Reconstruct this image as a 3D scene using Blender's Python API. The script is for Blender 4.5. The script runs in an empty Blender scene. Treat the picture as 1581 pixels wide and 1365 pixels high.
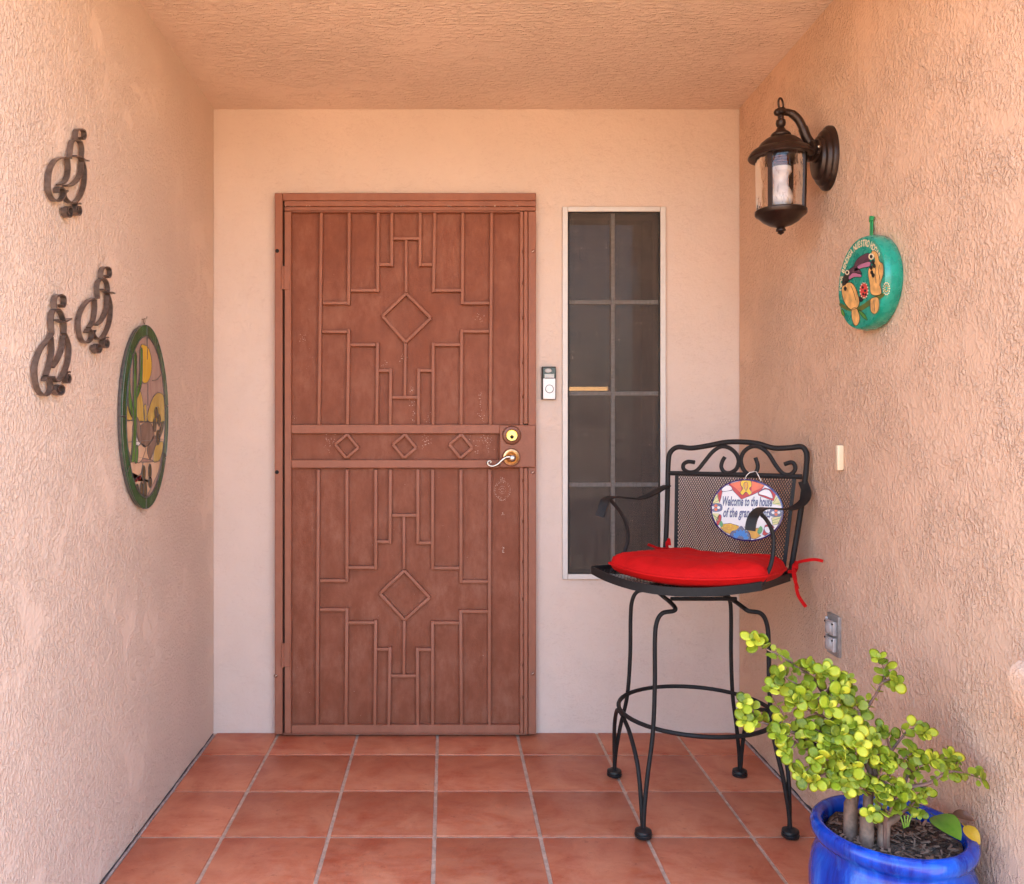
import bpy, bmesh, math, random
from mathutils import Vector, Matrix, noise as mnoise
random.seed(11)
R = math.radians
sc = bpy.context.scene
col = sc.collection

# ------------------------------------------------------------------ camera, sky, sun, exposure
F, CX, CY, H = 1314.0, 690.0, 654.0, 1.1925          # focal length (photo px), vanishing point, eye height
cam_d = bpy.data.cameras.new('camera')
cam = bpy.data.objects.new('camera', cam_d); col.objects.link(cam)
cam.location = (0, 0, H); cam.rotation_euler = (R(90), 0, 0)
cam_d.sensor_fit = 'HORIZONTAL'; cam_d.sensor_width = 36
cam_d.lens = F / 1581 * 36
cam_d.shift_x = (790.5 - CX) / 1581
cam_d.shift_y = -(682.5 - CY) / 1581
cam_d.clip_start = 0.02; cam_d.clip_end = 2000
sc.camera = cam

SUN_EL, SUN_AZ = R(52), R(28)                          # behind the house, a little to the right
sun_dir = Vector((math.sin(SUN_AZ) * math.cos(SUN_EL), math.cos(SUN_AZ) * math.cos(SUN_EL), math.sin(SUN_EL)))
world = bpy.data.worlds.new('World'); sc.world = world
world.use_nodes = True
wn = world.node_tree.nodes; wl = world.node_tree.links
sky = wn.new('ShaderNodeTexSky'); sky.sky_type = 'NISHITA'; sky.sun_disc = False
sky.sun_elevation = SUN_EL; sky.sun_rotation = SUN_AZ
sky.dust_density = 3.0; sky.ozone_density = .5
wl.new(sky.outputs[0], wn['Background'].inputs[0]); wn['Background'].inputs[1].default_value = 0.15
sun_l = bpy.data.lights.new('sun', 'SUN'); sun_l.energy = 2.6; sun_l.angle = R(0.5); sun_l.color = (1, .94, .85)
sun = bpy.data.objects.new('sun', sun_l); col.objects.link(sun)
sun.rotation_euler = (-sun_dir).to_track_quat('-Z', 'Y').to_euler(); sun.location = (0, 0, 8)
sc.view_settings.view_transform = 'Standard'; sc.view_settings.look = 'None'
sc.view_settings.gamma = 1; sc.view_settings.use_curve_mapping = False
sc.view_settings.exposure = 3.33
sc.render.engine = 'CYCLES'
sc.cycles.use_denoising = True
sc.cycles.max_bounces = 12; sc.cycles.diffuse_bounces = 8; sc.cycles.transparent_max_bounces = 16
sc.cycles.sample_clamp_indirect = 8
sc.cycles.caustics_reflective = False; sc.cycles.caustics_refractive = False

# ------------------------------------------------------------------ measuring: the porch's three walls
LX, RX, BY, CZ = -0.8975, 1.125, 3.285, 2.405
EYE = Vector((0, 0, H))
def at(px, py, Y): return Vector(((px - CX) * Y / F, Y, H - (py - CY) * Y / F))
def on_left(px, py, off=0.0): return at(px, py, (LX + off) * F / (px - CX))
def on_right(px, py, off=0.0): return at(px, py, (RX - off) * F / (px - CX))
def on_plane(px, py, p0, n):
    d = Vector(((px - CX) / F, 1, -(py - CY) / F))
    return EYE + d * ((p0 - EYE).dot(n) / d.dot(n))

def cr(pts, n=6, closed=False):
    """smooth curve through points"""
    pts = [Vector(p) for p in pts]; out = []; m = len(pts)
    segs = m if closed else m - 1
    for i in range(segs):
        if closed: p0, p1, p2, p3 = (pts[(i + k) % m] for k in (-1, 0, 1, 2))
        else: p0, p1, p2, p3 = pts[max(i - 1, 0)], pts[i], pts[i + 1], pts[min(i + 2, m - 1)]
        for k in range(n):
            t = k / n
            out.append(.5 * ((2 * p1) + (p2 - p0) * t + (2 * p0 - 5 * p1 + 4 * p2 - p3) * t * t + (3 * p1 - p0 - 3 * p2 + p3) * t ** 3))
    if not closed: out.append(pts[-1])
    return out

class MB:
    def __init__(s): s.v = []; s.f = []
    def add(s, vs, fs):
        o = len(s.v); s.v += [Vector(v) for v in vs]; s.f += [tuple(i + o for i in f) for f in fs]
    def obox(s, c, hx, hy, hz, bev=0.0, seg=1):
        c = Vector(c); hx, hy, hz = Vector(hx), Vector(hy), Vector(hz)
        if bev <= 0:
            vs = [c + hx * a + hy * b + hz * d for a in (-1, 1) for b in (-1, 1) for d in (-1, 1)]
            s.add(vs, [(0, 1, 3, 2), (4, 6, 7, 5), (0, 4, 5, 1), (2, 3, 7, 6), (0, 2, 6, 4), (1, 5, 7, 3)]); return s
        bm = bmesh.new(); bmesh.ops.create_cube(bm, size=2)
        lx, ly, lz = hx.length, hy.length, hz.length
        for v in bm.verts: v.co = Vector((v.co.x * lx, v.co.y * ly, v.co.z * lz))
        bmesh.ops.bevel(bm, geom=list(bm.edges), offset=bev, segments=seg, affect='EDGES', profile=.5)
        ux, uy, uz = hx.normalized(), hy.normalized(), hz.normalized()
        bm.verts.index_update()
        s.add([c + ux * v.co.x + uy * v.co.y + uz * v.co.z for v in bm.verts], [[v.index for v in f.verts] for f in bm.faces])
        bm.free(); return s
    def box(s, x0, x1, y0, y1, z0, z1, bev=0.0, seg=1):
        return s.obox(((x0 + x1) / 2, (y0 + y1) / 2, (z0 + z1) / 2), (abs(x1 - x0) / 2, 0, 0), (0, abs(y1 - y0) / 2, 0), (0, 0, abs(z1 - z0) / 2), bev, seg)
    def tube(s, pts, r, seg=8, closed=False):
        pts = [Vector(p) for p in pts]; n = len(pts)
        rs = r if isinstance(r, (list, tuple)) else [r] * n
        T = []
        for i in range(n):
            a = pts[(i - 1) % n] if (closed or i > 0) else pts[i]
            b = pts[(i + 1) % n] if (closed or i < n - 1) else pts[i]
            T.append((b - a).normalized())
        ref = Vector((0, 0, 1)) if abs(T[0].z) < .9 else Vector((1, 0, 0))
        nrm = (ref - T[0] * ref.dot(T[0])).normalized()
        vs, fs = [], []
        for i in range(n):
            nrm = (nrm - T[i] * nrm.dot(T[i])).normalized(); bn = T[i].cross(nrm)
            for k in range(seg):
                a = 2 * math.pi * k / seg
                vs.append(pts[i] + (nrm * math.cos(a) + bn * math.sin(a)) * rs[i])
        for i in range(n if closed else n - 1):
            j = (i + 1) % n
            for k in range(seg):
                l = (k + 1) % seg
                fs.append((i * seg + k, i * seg + l, j * seg + l, j * seg + k))
        if not closed:
            fs.append(tuple(range(seg - 1, -1, -1))); fs.append(tuple((n - 1) * seg + k for k in range(seg)))
        s.add(vs, fs); return s
    def ribbon(s, pts, wdir, w, t, closed=False, center=True):
        """flat bar: width w along wdir (vector or list), thickness t across"""
        pts = [Vector(p) for p in pts]; n = len(pts); vs = []; fs = []
        for i in range(n):
            a = pts[(i - 1) % n] if (closed or i > 0) else pts[i]
            b = pts[(i + 1) % n] if (closed or i < n - 1) else pts[i]
            T = (b - a).normalized()
            wd = Vector(wdir[i] if isinstance(wdir, list) else wdir)
            wd = (wd - T * wd.dot(T)).normalized(); p = T.cross(wd).normalized() * t / 2
            lo = wd * (-w / 2 if center else 0); hi = wd * (w / 2 if center else w)
            vs += [pts[i] + lo - p, pts[i] + hi - p, pts[i] + hi + p, pts[i] + lo + p]
        for i in range(n if closed else n - 1):
            j = (i + 1) % n
            for k in range(4): l = (k + 1) % 4; fs.append((i * 4 + k, i * 4 + l, j * 4 + l, j * 4 + k))
        if not closed: fs.append((3, 2, 1, 0)); fs.append(tuple((n - 1) * 4 + k for k in range(4)))
        s.add(vs, fs); return s
    def lathe(s, prof, c, seg=32, sx=1.0, sy=1.0, ax=(1, 0, 0), ay=(0, 1, 0), az=(0, 0, 1)):
        c, ax, ay, az = Vector(c), Vector(ax), Vector(ay), Vector(az); vs, fs = [], []
        n = len(prof)
        for r, z in prof:
            for k in range(seg):
                a = 2 * math.pi * k / seg
                vs.append(c + ax * (r * sx * math.cos(a)) + ay * (r * sy * math.sin(a)) + az * z)
        for i in range(n - 1):
            for k in range(seg):
                l = (k + 1) % seg
                fs.append((i * seg + k, i * seg + l, (i + 1) * seg + l, (i + 1) * seg + k))
        fs.append(tuple(range(seg - 1, -1, -1))); fs.append(tuple((n - 1) * seg + k for k in range(seg)))
        s.add(vs, fs); return s
    def prism(s, pts, d):
        """polygon in space extruded by vector d"""
        pts = [Vector(p) for p in pts]; d = Vector(d); n = len(pts)
        s.add(pts + [p + d for p in pts], [tuple(range(n - 1, -1, -1)), tuple(range(n, 2 * n))] + [(i, (i + 1) % n, n + (i + 1) % n, n + i) for i in range(n)])
        return s
    def build(s, name, mat, parent=None, ang=40, smooth=True, recalc=True):
        org = Vector((0, 0, 0)); p = parent
        while p is not None: org = org + p.location; p = p.parent
        me = bpy.data.meshes.new(name)
        me.from_pydata([tuple(v - org) for v in s.v], [], s.f)
        if recalc:
            bm = bmesh.new(); bm.from_mesh(me); bmesh.ops.recalc_face_normals(bm, faces=bm.faces); bm.to_mesh(me); bm.free()
        me.materials.append(mat)
        if smooth:
            me.polygons.foreach_set('use_smooth', [True] * len(me.polygons)); me.set_sharp_from_angle(angle=R(ang))
        me.update()
        o = bpy.data.objects.new(name, me); col.objects.link(o)
        if parent is not None: o.parent = parent
        return o

def tag(o, label=None, cat=None, group=None, kind=None):
    if label: o['label'] = label
    if cat: o['category'] = cat
    if group: o['group'] = group
    if kind: o['kind'] = kind
    return o
def thing(name, label, cat, loc, group=None):
    o = bpy.data.objects.new(name, None); col.objects.link(o); o.location = Vector(loc); o.empty_display_size = .05
    return tag(o, label, cat, group)

# ------------------------------------------------------------------ materials
def lin(r, g, b):
    f = lambda c: (c / 255 / 12.92) if c / 255 <= .04045 else ((c / 255 + .055) / 1.055) ** 2.4
    return (f(r), f(g), f(b), 1)
class NT:
    def __init__(s, name):
        s.m = bpy.data.materials.new(name); s.m.use_nodes = True
        s.t = s.m.node_tree; s.p = s.t.nodes['Principled BSDF']; s.tc = None
    def n(s, typ, ins=None, **at_):
        x = s.t.nodes.new('ShaderNode' + typ)
        for k, v in at_.items(): setattr(x, k, v)
        for k, v in (ins or {}).items():
            if hasattr(v, 'links') or isinstance(v, bpy.types.NodeSocket): s.t.links.new(v, x.inputs[k])
            else: x.inputs[k].default_value = v
        return x
    def link(s, a, b): s.t.links.new(a, b)
    def coord(s, scale=(1, 1, 1), kind='Object', rot=(0, 0, 0)):
        if s.tc is None: s.tc = s.n('TexCoord')
        return s.n('Mapping', {'Vector': s.tc.outputs[kind], 'Scale': scale, 'Rotation': rot}).outputs[0]
    def noise(s, vec, scale, detail=4, rough=.55, dist=0.0):
        return s.n('TexNoise', {'Vector': vec, 'Scale': scale, 'Detail': detail, 'Roughness': rough, 'Distortion': dist}).outputs[0]
    def ramp(s, fac, *stops):
        x = s.n('ValToRGB', {'Fac': fac}); e = x.color_ramp.elements
        while len(e) < len(stops): e.new(.5)
        for i, (p, c) in enumerate(stops):
            e[i].position = p; e[i].color = c if isinstance(c, (tuple, list)) else (c, c, c, 1)
        return x.outputs[0]
    def mix(s, fac, a, b, bt='MIX'):
        x = s.n('Mix', data_type='RGBA', blend_type=bt)
        for sock, v in ((0, fac), (6, a), (7, b)):
            if isinstance(v, bpy.types.NodeSocket): s.link(v, x.inputs[sock])
            else: x.inputs[sock].default_value = v
        return x.outputs[2]
    def math(s, op, a, b=0.0, c=0.0):
        x = s.n('Math', operation=op)
        for i, v in enumerate((a, b, c)):
            if isinstance(v, bpy.types.NodeSocket): s.link(v, x.inputs[i])
            else: x.inputs[i].default_value = v
        return x.outputs[0]
    def bump(s, height, dist, strength=1.0):
        b = s.n('Bump', {'Height': height, 'Distance': dist, 'Strength': strength}); s.link(b.outputs[0], s.p.inputs['Normal'])
    def set(s, base=None, rough=None, metal=None, **kw):
        for k, v in (('Base Color', base), ('Roughness', rough), ('Metallic', metal)) + tuple(kw.items()):
            if v is None: continue
            if isinstance(v, bpy.types.NodeSocket): s.link(v, s.p.inputs[k])
            else: s.p.inputs[k].default_value = v
        return s

def simple(name, c, rough=.5, metal=0.0, var=.25, vscale=30, bump=0.0, bscale=200, coat=0.0):
    t = NT(name); v = t.coord()
    n = t.noise(v, vscale, 5, .6)
    f = t.ramp(n, (.3, 0.0), (.7, 1.0))
    lo = tuple(x * (1 - var) for x in c[:3]) + (1,); hi = tuple(min(1, x * (1 + var)) for x in c[:3]) + (1,)
    t.set(base=t.mix(f, lo, hi), rough=t.math('MULTIPLY_ADD', n, .25, rough - .125), metal=metal)
    if coat: t.set(**{'Coat Weight': coat, 'Coat Roughness': .06})
    if bump: t.bump(t.noise(v, bscale, 4, .6), bump)
    return t.m

def stucco(name, stretch, scale, dist, patch=.5, fine=False, white_base=False, paint=(.68, .475, .36)):
    t = NT(name)
    v = t.coord(stretch); v0 = t.coord()
    big = t.noise(v0, 1.7, 4, .6)
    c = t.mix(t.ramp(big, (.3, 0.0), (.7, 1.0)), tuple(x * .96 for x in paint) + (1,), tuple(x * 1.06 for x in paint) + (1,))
    # worn, chalkier specks
    sp = t.ramp(t.noise(v0, 60, 6, .7), (.62, 0.0), (.78, 1.0))
    c = t.mix(t.math('MULTIPLY', sp, .25), c, (.75, .50, .37, 1))
    if white_base:   # efflorescence along the foot of the wall: stain with a shape of its own
        z = t.n('SeparateXYZ', {0: t.tc.outputs['Object']}).outputs[2]
        k = t.math('MULTIPLY_ADD', z, -15.0, .45)
        k = t.math('MULTIPLY', t.math('ADD', k, t.math('MULTIPLY', t.noise(v0, 14, 6, .7), .9)), 1.0)
        c = t.mix(t.ramp(k, (.6, 0.0), (1.0, .55)), c, (.70, .56, .48, 1))
    if fine:
        a = t.noise(v0, 70, 6, .65)
        ln = t.noise(t.coord((.6, 1, 1.5)), 38, 3, .5, 1.2)
        crease = t.ramp(t.math('ABSOLUTE', t.math('SUBTRACT', ln, .5)), (0.0, .35), (.012, 1.0))
        m = t.ramp(t.noise(v0, 11, 4, .7), (.40, 1.0), (.60, .1))
        crease = t.math('MAXIMUM', crease, m)
        h = t.math('ADD', t.math('MULTIPLY', a, .45), t.math('MULTIPLY', crease, .16))
        h = t.math('ADD', h, t.math('MULTIPLY', t.noise(v0, 9, 2, .5), 1.2))
        c = t.mix(t.math('MULTIPLY', t.math('SUBTRACT', 1.0, crease), .20), c, (.33, .16, .10, 1))
        t.bump(h, dist)
    else:
        w = t.n('TexNoise', {'Vector': v0, 'Scale': scale * .5, 'Detail': 2.0}).outputs[1]
        vv = t.n('VectorMath', {0: v, 1: t.n('VectorMath', {0: w, 'Scale': .012}, operation='SCALE').outputs[0]}, operation='ADD').outputs[0]
        a = t.noise(vv, scale, 2, .5)
        isl = t.ramp(a, (.47, 0.0), (.53, .55), (.62, .9), (.75, 1.0))
        b = t.noise(vv, scale * 1.9, 2, .5)
        isl2 = t.ramp(b, (.50, 0.0), (.62, 1.0))
        cel = t.ramp(t.n('TexVoronoi', {'Vector': vv, 'Scale': scale * .28}, feature='DISTANCE_TO_EDGE').outputs[0], (0.0, 1.0), (.09, 0.0))
        m = t.ramp(t.math('ADD', t.math('MULTIPLY', t.noise(v0, 9.0, 4, .65, .8), .55), t.math('MULTIPLY', t.noise(v0, 2.6, 3, .6, .4), .45)), (.38, .05), (.40 + .10 * patch, .7), (.62, 1.0))
        h = t.math('ADD', t.math('MULTIPLY', isl, .85), t.math('MULTIPLY', isl2, .30))
        h = t.math('MULTIPLY', h, m)
        h = t.math('ADD', h, t.math('MULTIPLY', t.math('MULTIPLY', cel, t.math('SUBTRACT', 1.15, m)), .14))
        h = t.math('ADD', h, t.math('MULTIPLY', t.noise(v0, 18, 2, .5), .5))
        h = t.math('ADD', h, t.math('MULTIPLY', t.noise(v0, 300, 2, .6), .07))
        c = t.mix(t.math('MULTIPLY', t.math('MULTIPLY', isl, m), .22), c, (.80, .60, .46, 1))
        t.bump(h, dist)
    t.set(base=c, rough=.88, **{'Specular IOR Level': .25})
    return t.m

M = {}
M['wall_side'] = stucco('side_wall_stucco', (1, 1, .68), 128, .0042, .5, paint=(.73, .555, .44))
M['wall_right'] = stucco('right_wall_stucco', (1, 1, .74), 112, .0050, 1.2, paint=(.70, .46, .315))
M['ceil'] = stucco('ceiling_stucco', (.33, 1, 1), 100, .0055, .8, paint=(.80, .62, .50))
M['wall_back'] = stucco('back_wall_stucco', (1, 1, 1), 60, .0044, fine=True, white_base=True, paint=(.70, .545, .45))

def door_paint(name, c, worn):
    t = NT(name); v = t.coord(); vs = t.coord((1, 1, .14))
    st = t.ramp(t.noise(t.coord((1, 1, .5)), 26, 6, .7), (.38, 0.0), (.70, 1.0))
    bl = t.ramp(t.noise(v, 4.5, 6, .65), (.35, 0.0), (.66, 1.0))
    hi = tuple(x * 1.22 + .010 for x in c[:3]) + (1,); lo = tuple(x * .92 for x in c[:3]) + (1,)
    dust = (.42, .20, .13, 1)
    cc = t.mix(bl, lo, c); cc = t.mix(t.math('MULTIPLY', st, .4), cc, hi)
    cc = t.mix(t.math('MULTIPLY', t.math('MULTIPLY', st, bl), worn), cc, dust)
    wh = t.ramp(t.noise(t.coord((1, 1, .6)), 55, 6, .75), (.66, 0.0), (.82, .35))
    cc = t.mix(wh, cc, (.48, .26, .18, 1))
    t.set(base=cc, rough=t.math('MULTIPLY_ADD', st, .2, .45), **{'Specular IOR Level': .22 if worn > .4 else .4})
    weave = t.math('ADD', t.noise(t.coord((1, 1, 12)), 130, 1, .5), t.noise(t.coord((12, 1, 1)), 130, 1, .5))
    t.bump(t.math('ADD', t.math('MULTIPLY', weave, .4), t.noise(v, 120, 4, .6)), .0006 if worn < .3 else .0010)
    return t.m
M['door_metal'] = door_paint('brown_painted_steel', (.31, .110, .060, 1), .3)
M['door_panel'] = door_paint('brown_painted_screen', (.235, .068, .032, 1), .5)
M['chip'] = simple('bare_chipped_paint', (.78, .60, .48, 1), .7)
M['dark_gap'] = simple('dark_gap', (.012, .008, .006, 1), .8)
M['brass'] = simple('polished_brass', (.86, .62, .16, 1), .22, 1.0, .1)
M['old_brass'] = simple('worn_brass', (.78, .48, .22, 1), .32, 1.0, .35, 60)
M['bronze_ring'] = simple('brown_bronze', (.20, .065, .030, 1), .38, .3, .2)
M['nickel'] = simple('satin_nickel', (.46, .40, .34, 1), .26, 1.0, .06)
M['black_iron'] = simple('black_iron', (.017, .014, .013, 1), .55, 0.0, .3, 80, .0003, 400)
M['black_iron'].node_tree.nodes['Principled BSDF'].inputs['Specular IOR Level'].default_value = .22
M['foot_rubber'] = simple('black_rubber', (.010, .010, .011, 1), .45)
M['bronze'] = simple('oil_rubbed_bronze', (.038, .020, .014, 1), .34, .55, .35, 40, .0003, 300)
M['iron'] = simple('brown_strap_iron', (.17, .128, .108, 1), .32, .65, .35, 70, .0005, 150)
M['alu'] = simple('pale_aluminium', (.66, .60, .54, 1), .42, .05, .05)
M['muntin'] = simple('window_muntin', (.78, .74, .68, 1), .5, 0.0, .05)
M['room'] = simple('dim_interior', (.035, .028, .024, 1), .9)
M['white_plastic'] = simple('white_plastic', (.84, .82, .80, 1), .3, 0, .03)
M['cream_plastic'] = simple('cream_plastic', (.82, .66, .44, 1), .4, 0, .04)
M['black_plastic'] = simple('black_gloss_plastic', (.008, .007, .007, 1), .08, 0, .2)
M['grey_steel'] = simple('weathered_zinc', (.30, .26, .23, 1), .45, .35, .25, 50)
M['lid'] = simple('grey_plastic_lid', (.42, .37, .34, 1), .22, 0, .15, 40, 0, 0, .6)
M['lead'] = simple('lead_came', (.13, .12, .115, 1), .45, .6, .3, 90)
M['cord'] = simple('white_cord', (.72, .68, .62, 1), .7)
M['stem'] = simple('succulent_bark', (.18, .105, .07, 1), .75, 0, .4, 60, .002, 90)
M['twig'] = simple('red_brown_twig', (.16, .075, .05, 1), .6, 0, .3, 80)

def tile_mat():
    t = NT('terracotta_tile'); oi = t.n('ObjectInfo').outputs['Random']
    tc = t.n('TexCoord'); off = t.n('CombineXYZ', {0: t.math('MULTIPLY', oi, 37.0), 1: t.math('MULTIPLY', oi, 91.0)}).outputs[0]
    v = t.n('VectorMath', {0: tc.outputs['Object'], 1: off}, operation='ADD').outputs[0]
    a = t.ramp(t.noise(v, 7, 6, .62, .5), (.32, 0.0), (.68, 1.0))
    b = t.ramp(t.noise(t.n('Mapping', {'Vector': v, 'Scale': (1, 2.4, 1)}).outputs[0], 16, 6, .68, .4), (.38, 0.0), (.72, 1.0))
    c = t.mix(a, (.44, .090, .036, 1), (.64, .24, .12, 1))
    c = t.mix(t.math('MULTIPLY', b, .55), c, (.64, .27, .165, 1))
    tone = t.math('MULTIPLY_ADD', oi, .26, .82)
    c = t.mix(1.0, c, t.n('CombineColor', {0: tone, 1: tone, 2: tone}).outputs[0], 'MULTIPLY')
    dk = t.ramp(t.noise(v, 34, 5, .7), (.60, 0.0), (.74, .6))
    c = t.mix(t.math('MULTIPLY', dk, .75), c, (.17, .032, .016, 1))
    t.set(base=c, rough=t.math('MULTIPLY_ADD', b, .22, .38), **{'Specular IOR Level': .32})
    t.bump(t.noise(v, 18, 5, .6), .0016)
    return t.m
M['tile'] = tile_mat()
M['caulk'] = simple('grey_caulk', (.40, .30, .26, 1), .8, 0, .35, 60, .001, 120)
M['joint'] = simple('dirty_joint', (.06, .045, .045, 1), .9, 0, .5, 50)
M['grout'] = simple('grey_grout', (.56, .41, .30, 1), .9, 0, .25, 40, .002, 160)
M['ground'] = simple('sunlit_paving', (.33, .23, .14, 1), .9, 0, .12, .6)

def screen_mat():
    t = NT('sun_screen_mesh')
    w = t.math('ADD', t.noise(t.coord((1, 1, .08)), 190, 3, .6), t.noise(t.coord((.08, 1, 1)), 190, 3, .6))
    blot = t.noise(t.coord(), 9, 5, .65)
    f = t.ramp(t.math('MULTIPLY', w, .5), (.28, 0.0), (.72, 1.0))
    c = t.mix(f, (.035, .026, .020, 1), (.14, .100, .076, 1))
    c = t.mix(t.ramp(blot, (.40, 0.0), (.72, .45)), c, (.12, .086, .068, 1))
    t.set(base=c, rough=.75)
    tr = t.n('BsdfTransparent'); mx = t.n('MixShader', {0: t.math('MULTIPLY_ADD', f, -.20, .44)})
    t.link(t.p.outputs[0], mx.inputs[1]); t.link(tr.outputs[0], mx.inputs[2])
    t.link(mx.outputs[0], t.t.nodes['Material Output'].inputs[0])
    return t.m
M['screen'] = screen_mat()
def thin_glass(name, tint, wav=0.0):
    t = NT(name)
    tr = t.n('BsdfTransparent', {0: tint}); gl = t.n('BsdfGlossy', {'Roughness': .03})
    fr = t.n('Fresnel', {'IOR': 1.5})
    if wav:
        b = t.n('Bump', {'Height': t.noise(t.coord((1, 1, .35)), 38, 3, .5, .8), 'Distance': wav})
        t.link(b.outputs[0], fr.inputs['Normal']); t.link(b.outputs[0], gl.inputs['Normal'])
        dk = t.ramp(t.noise(t.coord((1, 1, .4)), 42, 2, .5, 1.2), (.58, (1, 1, 1, 1)), (.61, (.70, .64, .60, 1)), (.64, (1, 1, 1, 1)))
        t.link(t.mix(1.0, dk, tint, 'MULTIPLY'), tr.inputs[0])
    mx = t.n('MixShader', {0: fr.outputs[0]})
    t.link(tr.outputs[0], mx.inputs[1]); t.link(gl.outputs[0], mx.inputs[2])
    t.link(mx.outputs[0], t.t.nodes['Material Output'].inputs[0])
    return t.m
M['pane'] = thin_glass('window_glass', (.55, .55, .53, 1))
M['lamp_glass'] = thin_glass('rippled_lamp_glass', (.97, .96, .95, 1), .004)

def cloth(name, c):
    t = NT(name); v = t.coord()
    n = t.noise(v, 12, 4, .6)
    cc = t.mix(t.ramp(n, (.3, 0.0), (.7, 1.0)), tuple(x * .86 for x in c[:3]) + (1,), c)
    t.set(base=cc, rough=.8, **{'Specular IOR Level': .2})
    t.bump(t.math('ADD', t.math('MULTIPLY', t.noise(v, 22, 4, .6, .8), 1.0), t.math('MULTIPLY', t.noise(v, 700, 1, .5), .06)), .0045)
    return t.m
M['red'] = cloth('red_canvas', (.55, .004, .004, 1))

def glaze():
    t = NT('cobalt_glaze'); v = t.coord(); vs = t.coord((1, 1, .16))
    s1 = t.ramp(t.noise(vs, 18, 5, .62, .5), (.36, 0.0), (.64, 1.0))
    s2 = t.ramp(t.noise(vs, 34, 5, .65), (.52, 0.0), (.75, 1.0))
    c = t.mix(s1, (.001, .008, .17, 1), (.001, .075, .52, 1))
    c = t.mix(t.math('MULTIPLY', s2, .55), c, (.04, .22, .68, 1))
    br = t.ramp(t.noise(v, 11, 6, .7), (.60, 0.0), (.80, 1.0))
    c = t.mix(t.math('MULTIPLY', br, .5), c, (.05, .03, .16, 1))
    t.set(base=c, rough=.16, **{'Coat Weight': .2, 'Coat Roughness': .03, 'Specular IOR Level': .38})
    t.bump(t.math('ADD', t.noise(vs, 16, 3, .5), t.math('MULTIPLY', t.noise(v, 60, 3, .5), .15)), .002)
    return t.m
M['glaze'] = glaze()
def soil_mat():
    t = NT('potting_soil'); v = t.coord()
    a = t.noise(v, 60, 6, .75); b = t.n('TexVoronoi', {'Vector': t.coord((1, 2.2, 1), rot=(0, 0, .7)), 'Scale': 95.0}).outputs
    c = t.mix(t.ramp(a, (.4, 0.0), (.66, 1.0)), (.028, .018, .011, 1), (.22, .13, .08, 1))
    c = t.mix(t.ramp(b[0], (.10, .8), (.25, 0.0)), c, (.34, .24, .17, 1))
    t.set(base=c, rough=.95); t.bump(t.math('ADD', a, b[0]), .012)
    return t.m
M['soil'] = soil_mat()
def leaf_mat(name, dark, mid, light, rnd=True, rough=.35):
    t = NT(name)
    f = t.n('ObjectInfo').outputs['Random'] if rnd else t.noise(t.coord(), 25, 3, .6)
    c = t.ramp(f, (0.0, dark), (.45, mid), (1.0, light))
    c = t.mix(t.math('MULTIPLY', t.ramp(t.noise(t.coord(), 3.0 if rnd else 60, 3, .6), (.35, 0.0), (.7, 1.0)), .3), c, light)
    t.set(base=c, rough=rough, **{'Specular IOR Level': .35})
    tl = t.n('BsdfTranslucent', {0: c}); mx = t.n('MixShader', {0: .32})
    t.link(t.p.outputs[0], mx.inputs[1]); t.link(tl.outputs[0], mx.inputs[2])
    t.link(mx.outputs[0], t.t.nodes['Material Output'].inputs[0])
    return t.m
LEAFC = ((.07, .13, .008, 1), (.33, .42, .018, 1), (.74, .70, .06, 1))
M['leaf'] = leaf_mat('succulent_leaf', *LEAFC)
M['leaf_mass'] = leaf_mat('succulent_leaf_mass', (.09, .14, .012, 1), (.26, .33, .022, 1), (.45, .46, .05, 1), rnd=False)
M['big_leaf'] = leaf_mat('broad_green_leaf', (.07, .16, .015, 1), (.12, .24, .02, 1), (.22, .34, .04, 1), rnd=False, rough=.25)
M['yellow_leaf'] = leaf_mat('yellowed_leaf', (.55, .24, .02, 1), (.72, .42, .03, 1), (.75, .50, .05, 1), rnd=False)
M['dry_leaf'] = leaf_mat('dry_leaf', (.14, .06, .03, 1), (.2, .09, .05, 1), (.26, .13, .08, 1), rnd=False)

def flat(name, c, rough=.45, var=.12, coat=0.0): return simple(name, c, rough, 0, var, 40, 0, 0, coat)

# ------------------------------------------------------------------ ground, floor and its tiles
g = MB(); g.add([(-300, -300, -.12), (300, -300, -.12), (300, 300, -.12), (-300, 300, -.12)], [(0, 1, 2, 3)])
tag(g.build('ground', M['ground'], recalc=False), kind='structure')
FY0 = 1.46
fl = MB(); fl.box(LX - .22, RX + .22, FY0, BY + .2, -.16, -.0045)
floor = fl.build('floor', M['grout']); tag(floor, kind='structure')
pitch = .3062; gap = .0115
cols = [-.036 + pitch * k for k in range(-3, 5)]
xs = [(a + gap / 2, a + pitch - gap / 2) for a in cols]
ys = []
y1 = 3.065
ys.append((y1 + gap / 2, BY - .004))
for k in range(8): ys.append((y1 - .304 * (k + 1) + gap / 2, y1 - .304 * k - gap / 2))
for ya, yb in ys:
    for xa, xb in xs:
        xa, xb = max(xa, LX + .011), min(xb, RX - .012)
        if xb - xa < .03: continue
        dz = random.uniform(-.0007, .0007)
        t = MB(); t.box(xa, xb, ya, yb, -.012, 0 + dz, .0022, 2)
        cx_, cy_ = (xa + xb) / 2, (ya + yb) / 2
        t.v = [v - Vector((cx_, cy_, 0)) for v in t.v]
        o = t.build('tile', M['tile'], None); o.parent = floor; o.location = (cx_, cy_, 0)

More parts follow.
